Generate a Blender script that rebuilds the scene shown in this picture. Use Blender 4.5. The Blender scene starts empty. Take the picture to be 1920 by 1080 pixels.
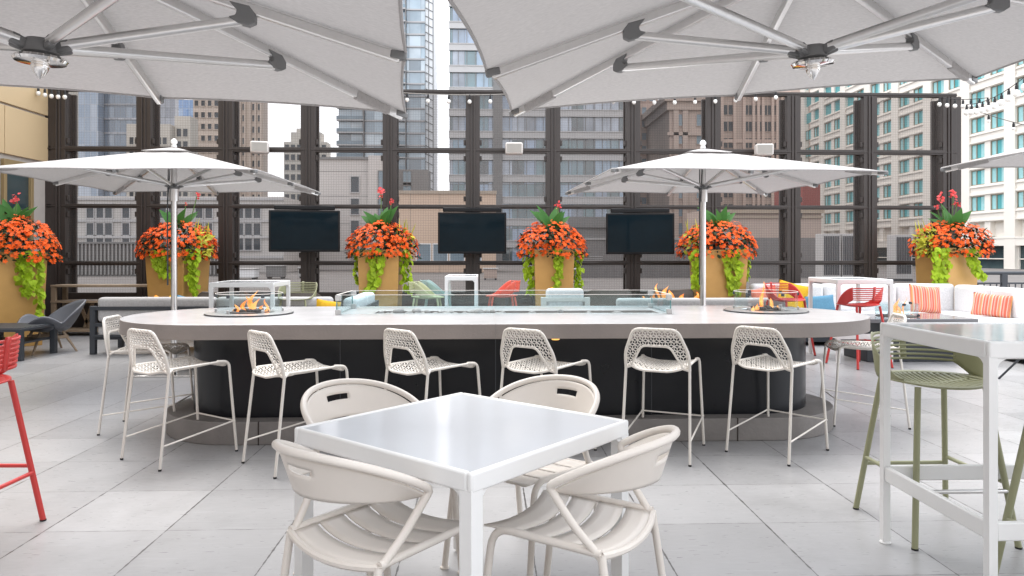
import bpy, math, random
from mathutils import Vector as V, Matrix
from math import sin, cos, pi, radians as R, sqrt
random.seed(7)
S = bpy.context.scene
COL = S.collection

# ------------------------------------------------------------------ camera, sky, sun, exposure
cam = bpy.data.objects.new("camera", bpy.data.cameras.new("camera"))
COL.objects.link(cam)
S.camera = cam
cam.location = (0, 0, 1.37)
cam.rotation_euler = (R(90), 0, -math.atan(46 / 1370))
cam.data.sensor_width = 36
cam.data.lens = 36 * 1370 / 1920
cam.data.shift_y = -66 / 1920
cam.data.clip_start = 0.05
cam.data.clip_end = 5000

SUN_EL, SUN_AZ = 63, 332           # degrees; azimuth the light comes from (0 = +Y, clockwise)
W = bpy.data.worlds.new("World")
S.world = W
W.use_nodes = True
wn, wl = W.node_tree.nodes, W.node_tree.links
bg = wn["Background"]
sky = wn.new("ShaderNodeTexSky")
sky.sky_type = 'NISHITA'
sky.sun_disc = False
sky.sun_elevation = R(SUN_EL)
sky.sun_rotation = R(SUN_AZ)
sky.air_density, sky.dust_density, sky.ozone_density = 1.0, 2.5, 1.0
tc = wn.new("ShaderNodeTexCoord")
nz = wn.new("ShaderNodeTexNoise")
nz.inputs["Scale"].default_value = 3.0
nz.inputs["Detail"].default_value = 6
wl.new(tc.outputs["Generated"], nz.inputs["Vector"])
rmp = wn.new("ShaderNodeMapRange")
rmp.inputs["From Min"].default_value = 0.3
rmp.inputs["From Max"].default_value = 0.7
rmp.inputs["To Min"].default_value = 0.72
rmp.inputs["To Max"].default_value = 0.97
wl.new(nz.outputs["Fac"], rmp.inputs["Value"])
mx = wn.new("ShaderNodeMix")
mx.data_type = 'RGBA'
wl.new(rmp.outputs["Result"], mx.inputs["Factor"])
wl.new(sky.outputs["Color"], mx.inputs["A"])
mx.inputs["B"].default_value = (8.0, 8.2, 8.6, 1)
wl.new(mx.outputs["Result"], bg.inputs["Color"])
bg.inputs["Strength"].default_value = 0.118

sun = bpy.data.objects.new("sun", bpy.data.lights.new("sun", 'SUN'))
COL.objects.link(sun)
sun.data.energy = 1.6
sun.data.angle = R(45)
sun.data.color = (1, 0.975, 0.94)
az = R(SUN_AZ)
dirv = V((sin(az) * cos(R(SUN_EL)), cos(az) * cos(R(SUN_EL)), sin(R(SUN_EL))))
sun.rotation_euler = dirv.to_track_quat('Z', 'Y').to_euler()

S.view_settings.view_transform = 'Standard'
S.view_settings.look = 'None'
S.view_settings.exposure = 1.5
S.view_settings.gamma = 1
S.cycles.use_denoising = True
S.cycles.max_bounces = 8
S.cycles.diffuse_bounces = 4
S.cycles.glossy_bounces = 4
S.cycles.transmission_bounces = 4
S.cycles.transparent_max_bounces = 16
S.cycles.caustics_reflective = False
S.cycles.caustics_refractive = False


# ------------------------------------------------------------------ materials
def newmat(name):
    m = bpy.data.materials.new(name)
    m.use_nodes = True
    return m, m.node_tree.nodes, m.node_tree.links, m.node_tree.nodes["Principled BSDF"]


def mat(name, col, rough=0.5,  metal=0.0, var=0.12, scale=6.0, bump=0.0, bscale=40.0, stretch=(1, 1, 1), rvar=0.0, coords="Object", spec=0.5):
    m, n, l, b = newmat(name)
    b.inputs["Roughness"].default_value = rough
    b.inputs["Metallic"].default_value = metal
    b.inputs["Specular IOR Level"].default_value = spec
    t = n.new("ShaderNodeTexCoord")
    mp = n.new("ShaderNodeMapping")
    mp.inputs["Scale"].default_value = stretch
    l.new(t.outputs[coords], mp.inputs["Vector"])
    z = n.new("ShaderNodeTexNoise")
    z.inputs["Scale"].default_value = scale
    z.inputs["Detail"].default_value = 8
    z.inputs["Roughness"].default_value = 0.6
    l.new(mp.outputs["Vector"], z.inputs["Vector"])
    x = n.new("ShaderNodeMix")
    x.data_type = 'RGBA'
    x.inputs["A"].default_value = (*[c * (1 - var) for c in col], 1)
    x.inputs["B"].default_value = (*[min(1, c * (1 + var)) for c in col], 1)
    l.new(z.outputs["Fac"], x.inputs["Factor"])
    l.new(x.outputs["Result"], b.inputs["Base Color"])
    if rvar:
        q = n.new("ShaderNodeMapRange")
        q.inputs["To Min"].default_value = max(0.02, rough - rvar)
        q.inputs["To Max"].default_value = min(1, rough + rvar)
        l.new(z.outputs["Fac"], q.inputs["Value"])
        l.new(q.outputs["Result"], b.inputs["Roughness"])
    if bump:
        z2 = n.new("ShaderNodeTexNoise")
        z2.inputs["Scale"].default_value = bscale
        z2.inputs["Detail"].default_value = 4
        l.new(mp.outputs["Vector"], z2.inputs["Vector"])
        bp = n.new("ShaderNodeBump")
        bp.inputs["Strength"].default_value = bump
        bp.inputs["Distance"].default_value = 0.01
        l.new(z2.outputs["Fac"], bp.inputs["Height"])
        l.new(bp.outputs["Normal"], b.inputs["Normal"])
    return m


def math_node(n, l, op, a, b=None, c=None):
    q = n.new("ShaderNodeMath")
    q.operation = op
    for i, v in enumerate((a, b, c)):
        if v is None:
            continue
        if isinstance(v, (int, float)):
            q.inputs[i].default_value = v
        else:
            l.new(v, q.inputs[i])
    return q.outputs[0]


def tile_mat():
    m, n, l, b = newmat("stone_pavers")
    t = n.new("ShaderNodeTexCoord")
    sp = n.new("ShaderNodeSeparateXYZ")
    l.new(t.outputs["Object"], sp.inputs[0])
    u = math_node(n, l, 'DIVIDE', math_node(n, l, 'ADD', sp.outputs[0], 2.18 + 59.7), 0.597)
    v = math_node(n, l, 'DIVIDE', math_node(n, l, 'ADD', sp.outputs[1], 61.2 - 3.66), 0.612)
    fu, fv = math_node(n, l, 'FRACT', u), math_node(n, l, 'FRACT', v)
    iu, iv = math_node(n, l, 'FLOOR', u), math_node(n, l, 'FLOOR', v)
    du = math_node(n, l, 'MINIMUM', fu, math_node(n, l, 'SUBTRACT', 1.0, fu))
    dv = math_node(n, l, 'MINIMUM', fv, math_node(n, l, 'SUBTRACT', 1.0, fv))
    wob = n.new("ShaderNodeTexNoise")
    wob.inputs["Scale"].default_value = 16
    wob.inputs["Detail"].default_value = 4
    l.new(t.outputs["Object"], wob.inputs["Vector"])
    jw = math_node(n, l, 'MULTIPLY_ADD', wob.outputs["Fac"], 0.022, -0.0055)
    ju = math_node(n, l, 'LESS_THAN', du, jw)
    jv = math_node(n, l, 'LESS_THAN', dv, math_node(n, l, 'MULTIPLY', jw, 0.5))
    joint = math_node(n, l, 'MAXIMUM', ju, jv)
    cb = n.new("ShaderNodeCombineXYZ")
    l.new(iu, cb.inputs[0])
    l.new(iv, cb.inputs[1])
    wnz = n.new("ShaderNodeTexWhiteNoise")
    l.new(cb.outputs[0], wnz.inputs["Vector"])
    z = n.new("ShaderNodeTexNoise")
    z.inputs["Scale"].default_value = 2.2
    z.inputs["Detail"].default_value = 10
    z.inputs["Roughness"].default_value = 0.65
    l.new(t.outputs["Object"], z.inputs["Vector"])
    f = math_node(n, l, 'ADD', math_node(n, l, 'MULTIPLY', wnz.outputs["Value"], 0.45), math_node(n, l, 'MULTIPLY', z.outputs["Fac"], 0.55))
    x = n.new("ShaderNodeMix")
    x.data_type = 'RGBA'
    x.inputs["A"].default_value = (0.25, 0.247, 0.25, 1)
    x.inputs["B"].default_value = (0.405, 0.402, 0.405, 1)
    l.new(f, x.inputs["Factor"])
    # small dark specks and stains
    z3 = n.new("ShaderNodeTexNoise")
    z3.inputs["Scale"].default_value = 38
    z3.inputs["Detail"].default_value = 3
    l.new(t.outputs["Object"], z3.inputs["Vector"])
    sp3 = n.new("ShaderNodeMapRange")
    sp3.inputs["From Min"].default_value = 0.68
    sp3.inputs["From Max"].default_value = 0.78
    sp3.inputs["To Max"].default_value = 0.5
    l.new(z3.outputs["Fac"], sp3.inputs["Value"])
    x1 = n.new("ShaderNodeMix")
    x1.data_type = 'RGBA'
    l.new(sp3.outputs[0], x1.inputs["Factor"])
    l.new(x.outputs["Result"], x1.inputs["A"])
    x1.inputs["B"].default_value = (0.25, 0.24, 0.23, 1)
    sm = n.new("ShaderNodeMapping")
    sm.inputs["Scale"].default_value = (1.2, 16, 1)
    sm.inputs["Rotation"].default_value = (0, 0, 0.9)
    l.new(t.outputs["Object"], sm.inputs["Vector"])
    zs_ = n.new("ShaderNodeTexNoise")
    zs_.inputs["Scale"].default_value = 2.6
    zs_.inputs["Detail"].default_value = 7
    zs_.inputs["Distortion"].default_value = 0.6
    l.new(sm.outputs["Vector"], zs_.inputs["Vector"])
    ms_ = n.new("ShaderNodeMapRange")
    ms_.inputs["From Min"].default_value = 0.60
    ms_.inputs["From Max"].default_value = 0.72
    ms_.inputs["To Max"].default_value = 0.22
    l.new(zs_.outputs["Fac"], ms_.inputs["Value"])
    xs_ = n.new("ShaderNodeMix")
    xs_.data_type = 'RGBA'
    l.new(ms_.outputs[0], xs_.inputs["Factor"])
    l.new(x1.outputs["Result"], xs_.inputs["A"])
    xs_.inputs["B"].default_value = (0.46, 0.46, 0.47, 1)
    zg = n.new("ShaderNodeTexNoise")
    zg.inputs["Scale"].default_value = 0.8
    zg.inputs["Detail"].default_value = 9
    zg.inputs["Roughness"].default_value = 0.7
    l.new(t.outputs["Object"], zg.inputs["Vector"])
    mg = n.new("ShaderNodeMapRange")
    mg.inputs["From Min"].default_value = 0.52
    mg.inputs["From Max"].default_value = 0.75
    mg.inputs["To Max"].default_value = 0.45
    l.new(zg.outputs["Fac"], mg.inputs["Value"])
    xg = n.new("ShaderNodeMix")
    xg.data_type = 'RGBA'
    l.new(mg.outputs[0], xg.inputs["Factor"])
    l.new(xs_.outputs["Result"], xg.inputs["A"])
    xg.inputs["B"].default_value = (0.16, 0.155, 0.15, 1)
    x2 = n.new("ShaderNodeMix")
    x2.data_type = 'RGBA'
    l.new(joint, x2.inputs["Factor"])
    l.new(xg.outputs["Result"], x2.inputs["A"])
    x2.inputs["B"].default_value = (0.075, 0.07, 0.068, 1)
    l.new(x2.outputs["Result"], b.inputs["Base Color"])
    st = n.new("ShaderNodeMapping")
    st.inputs["Scale"].default_value = (3, 22, 1)
    st.inputs["Rotation"].default_value = (0, 0, 0.5)
    l.new(t.outputs["Object"], st.inputs["Vector"])
    z2 = n.new("ShaderNodeTexNoise")
    z2.inputs["Scale"].default_value = 4
    z2.inputs["Detail"].default_value = 6
    l.new(st.outputs["Vector"], z2.inputs["Vector"])
    rr = n.new("ShaderNodeMapRange")
    rr.inputs["To Min"].default_value = 0.16
    rr.inputs["To Max"].default_value = 0.5
    l.new(z2.outputs["Fac"], rr.inputs["Value"])
    l.new(rr.outputs[0], b.inputs["Roughness"])
    hgt = math_node(n, l, 'SUBTRACT', math_node(n, l, 'MULTIPLY', z2.outputs["Fac"], 0.25), joint)
    bp = n.new("ShaderNodeBump")
    bp.inputs["Strength"].default_value = 0.35
    bp.inputs["Distance"].default_value = 0.004
    l.new(hgt, bp.inputs["Height"])
    l.new(bp.outputs["Normal"], b.inputs["Normal"])
    return m


def screen_mat():
    m, n, l, b = newmat("woven_mesh_screen")
    t = n.new("ShaderNodeTexCoord")
    sp = n.new("ShaderNodeSeparateXYZ")
    l.new(t.outputs["Object"], sp.inputs[0])
    fs = []
    for o, per in ((0, 0.044), (2, 0.044)):
        f = math_node(n, l, 'FRACT', math_node(n, l, 'DIVIDE', math_node(n, l, 'ADD', sp.outputs[o], 50.0), per))
        fs.append(math_node(n, l, 'LESS_THAN', f, 0.17))
    grid = math_node(n, l, 'MAXIMUM', *fs)
    fac = math_node(n, l, 'MULTIPLY_ADD', grid, 0.22, 0.17)
    b.inputs["Base Color"].default_value = (0.13, 0.112, 0.103, 1)
    b.inputs["Roughness"].default_value = 0.6
    tr = n.new("ShaderNodeBsdfTransparent")
    tr.inputs["Color"].default_value = (0.68, 0.66, 0.65, 1)
    mxs = n.new("ShaderNodeMixShader")
    l.new(fac, mxs.inputs[0])
    l.new(tr.outputs[0], mxs.inputs[1])
    l.new(b.outputs[0], mxs.inputs[2])
    l.new(mxs.outputs[0], n["Material Output"].inputs["Surface"])
    return m


def clear_glass(name, tint=(0.90, 0.96, 0.97), refl=0.12):
    m, n, l, b = newmat(name)
    n.remove(b)
    tr = n.new("ShaderNodeBsdfTransparent")
    tr.inputs["Color"].default_value = (*tint, 1)
    gl = n.new("ShaderNodeBsdfGlossy")
    gl.inputs["Roughness"].default_value = 0.02
    lw = n.new("ShaderNodeLayerWeight")
    lw.inputs["Blend"].default_value = 0.5
    pw = math_node(n, l, 'POWER', lw.outputs["Facing"], 4.0)
    mxs = n.new("ShaderNodeMixShader")
    l.new(math_node(n, l, 'MULTIPLY_ADD', pw, refl * 2.5, .045), mxs.inputs[0])
    l.new(tr.outputs[0], mxs.inputs[1])
    l.new(gl.outputs[0], mxs.inputs[2])
    l.new(mxs.outputs[0], n["Material Output"].inputs["Surface"])
    return m


def fabric_mat(name, col, trans=0.35, weave=260):
    m, n, l, b = newmat(name)
    t = n.new("ShaderNodeTexCoord")
    mp = n.new("ShaderNodeMapping")
    mp.inputs["Scale"].default_value = (1, 4, 1)
    l.new(t.outputs["Object"], mp.inputs["Vector"])
    z = n.new("ShaderNodeTexNoise")
    z.inputs["Scale"].default_value = 45
    z.inputs["Detail"].default_value = 5
    l.new(mp.outputs["Vector"], z.inputs["Vector"])
    x = n.new("ShaderNodeMix")
    x.data_type = 'RGBA'
    x.inputs["A"].default_value = (*[c * 0.72 for c in col], 1)
    x.inputs["B"].default_value = (*[min(1, c * 1.22) for c in col], 1)
    l.new(z.outputs["Fac"], x.inputs["Factor"])
    l.new(x.outputs["Result"], b.inputs["Base Color"])
    b.inputs["Roughness"].default_value = 0.9
    b.inputs["Specular IOR Level"].default_value = 0.1
    if trans:
        td = n.new("ShaderNodeBsdfTranslucent")
        l.new(x.outputs["Result"], td.inputs["Color"])
        mxs = n.new("ShaderNodeMixShader")
        mxs.inputs[0].default_value = trans
        l.new(b.outputs[0], mxs.inputs[1])
        l.new(td.outputs[0], mxs.inputs[2])
        l.new(mxs.outputs[0], n["Material Output"].inputs["Surface"])
    return m


def leaf_mat(name, col, var=0.35, trans=0.3, spec=0.25):
    m, n, l, b = newmat(name)
    g = n.new("ShaderNodeNewGeometry")
    x = n.new("ShaderNodeMix")
    x.data_type = 'RGBA'
    x.inputs["A"].default_value = (*[c * (1 - var) for c in col], 1)
    x.inputs["B"].default_value = (*[min(1, c * (1 + var)) for c in col], 1)
    l.new(g.outputs["Random Per Island"], x.inputs["Factor"])
    l.new(x.outputs["Result"], b.inputs["Base Color"])
    b.inputs["Roughness"].default_value = 0.5
    b.inputs["Specular IOR Level"].default_value = spec
    td = n.new("ShaderNodeBsdfTranslucent")
    l.new(x.outputs["Result"], td.inputs["Color"])
    mxs = n.new("ShaderNodeMixShader")
    mxs.inputs[0].default_value = trans
    l.new(b.outputs[0], mxs.inputs[1])
    l.new(td.outputs[0], mxs.inputs[2])
    l.new(mxs.outputs[0], n["Material Output"].inputs["Surface"])
    return m


def pane_mat(name, cols, pw, ph, rough=0.08, metal=0.0, mull=0.06, mullcol=(0.05, 0.05, 0.055), axis=0, seed=0.0, spec=0.5):
    """glass curtain wall: every pane its own tint (blinds, rooms behind, reflections painted into the colour), thin mullions between them"""
    m, n, l, b = newmat(name)
    t = n.new("ShaderNodeTexCoord")
    sp = n.new("ShaderNodeSeparateXYZ")
    l.new(t.outputs["Object"], sp.inputs[0])
    u = math_node(n, l, 'DIVIDE', math_node(n, l, 'ADD', sp.outputs[axis], 500.0), pw)
    v = math_node(n, l, 'DIVIDE', math_node(n, l, 'ADD', sp.outputs[2], 500.0), ph)
    fu, fv = math_node(n, l, 'FRACT', u), math_node(n, l, 'FRACT', v)
    cb = n.new("ShaderNodeCombineXYZ")
    l.new(math_node(n, l, 'FLOOR', u), cb.inputs[0])
    l.new(math_node(n, l, 'FLOOR', v), cb.inputs[1])
    cb.inputs[2].default_value = seed
    wz = n.new("ShaderNodeTexWhiteNoise")
    l.new(cb.outputs[0], wz.inputs["Vector"])
    z = n.new("ShaderNodeTexNoise")
    z.inputs["Scale"].default_value = 0.09
    z.inputs["Detail"].default_value = 4
    l.new(t.outputs["Object"], z.inputs["Vector"])
    f = math_node(n, l, 'ADD', math_node(n, l, 'MULTIPLY', wz.outputs["Value"], 0.5), math_node(n, l, 'MULTIPLY', z.outputs["Fac"], 0.5))
    cr = n.new("ShaderNodeValToRGB")
    e = cr.color_ramp.elements
    e[0].position, e[0].color = 0.25, (*cols[0], 1)
    e[1].position, e[1].color = 0.75, (*cols[-1], 1)
    for k, c in enumerate(cols[1:-1]):
        q = e.new(0.25 + 0.5 * (k + 1) / (len(cols) - 1))
        q.color = (*c, 1)
    l.new(f, cr.inputs["Fac"])
    lm = math_node(n, l, 'MAXIMUM', math_node(n, l, 'LESS_THAN', fu, mull), math_node(n, l, 'LESS_THAN', fv, mull * pw / ph))
    x = n.new("ShaderNodeMix")
    x.data_type = 'RGBA'
    l.new(lm, x.inputs["Factor"])
    l.new(cr.outputs["Color"], x.inputs["A"])
    x.inputs["B"].default_value = (*mullcol, 1)
    l.new(x.outputs["Result"], b.inputs["Base Color"])
    l.new(math_node(n, l, 'MULTIPLY_ADD', lm, 0.4, rough), b.inputs["Roughness"])
    b.inputs["Metallic"].default_value = metal
    b.inputs["Specular IOR Level"].default_value = spec
    b.inputs["IOR"].default_value = 2.0
    wv = n.new("ShaderNodeTexNoise")
    wv.inputs["Scale"].default_value = 0.35
    l.new(t.outputs["Object"], wv.inputs["Vector"])
    bp = n.new("ShaderNodeBump")
    bp.inputs["Strength"].default_value = 0.25
    bp.inputs["Distance"].default_value = 0.3
    l.new(wv.outputs["Fac"], bp.inputs["Height"])
    l.new(bp.outputs["Normal"], b.inputs["Normal"])
    return m


def stripe_mat(name):
    m, n, l, b = newmat(name)
    t = n.new("ShaderNodeTexCoord")
    sp = n.new("ShaderNodeSeparateXYZ")
    l.new(t.outputs["Object"], sp.inputs[0])
    f = math_node(n, l, 'FRACT', math_node(n, l, 'MULTIPLY', math_node(n, l, 'ADD', sp.outputs[0], 5), 8.5))
    cr = n.new("ShaderNodeValToRGB")
    cr.color_ramp.interpolation = 'CONSTANT'
    e = cr.color_ramp.elements
    cs = [(0, (0.62, 0.13, 0.08)), (0.22, (0.62, 0.42, 0.34)), (0.32, (0.64, 0.2, 0.12)), (0.5, (0.66, 0.3, 0.1)), (0.58, (0.64, 0.46, 0.38)), (0.70, (0.58, 0.11, 0.07)), (0.85, (0.64, 0.32, 0.26))]
    e[0].position, e[0].color = 0, (*cs[0][1], 1)
    e[1].position, e[1].color = cs[-1][0], (*cs[-1][1], 1)
    for p, c in cs[1:-1]:
        q = e.new(p)
        q.color = (*c, 1)
    l.new(f, cr.inputs["Fac"])
    l.new(cr.outputs["Color"], b.inputs["Base Color"])
    b.inputs["Roughness"].default_value = 0.9
    return m


def flame_mat():
    m, n, l, b = newmat("gas_flame")
    n.remove(b)
    t = n.new("ShaderNodeTexCoord")
    z = n.new("ShaderNodeTexNoise")
    z.inputs["Scale"].default_value = 14
    l.new(t.outputs["Object"], z.inputs["Vector"])
    cr = n.new("ShaderNodeValToRGB")
    e = cr.color_ramp.elements
    e[0].position, e[0].color = 0.35, (1.0, 0.22, 0.03, 1)
    e[1].position, e[1].color = 0.72, (1.0, 0.55, 0.2, 1)
    l.new(z.outputs["Fac"], cr.inputs["Fac"])
    em = n.new("ShaderNodeEmission")
    em.inputs["Strength"].default_value = 0.75
    l.new(cr.outputs["Color"], em.inputs["Color"])
    tr = n.new("ShaderNodeBsdfTransparent")
    lw = n.new("ShaderNodeLayerWeight")
    lw.inputs["Blend"].default_value = 0.35
    mxs = n.new("ShaderNodeMixShader")
    l.new(math_node(n, l, 'MULTIPLY_ADD', lw.outputs["Facing"], 0.7, 0.3), mxs.inputs[0])
    l.new(em.outputs[0], mxs.inputs[1])
    l.new(tr.outputs[0], mxs.inputs[2])
    l.new(mxs.outputs[0], n["Material Output"].inputs["Surface"])
    return m


def amber_mat():
    m, n, l, b = newmat("lit_amber_lens")
    b.inputs["Base Color"].default_value = (0.8, 0.45, 0.12, 1)
    b.inputs["Emission Color"].default_value = (1, 0.5, 0.12, 1)
    b.inputs["Emission Strength"].default_value = 0.5
    return m


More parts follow.
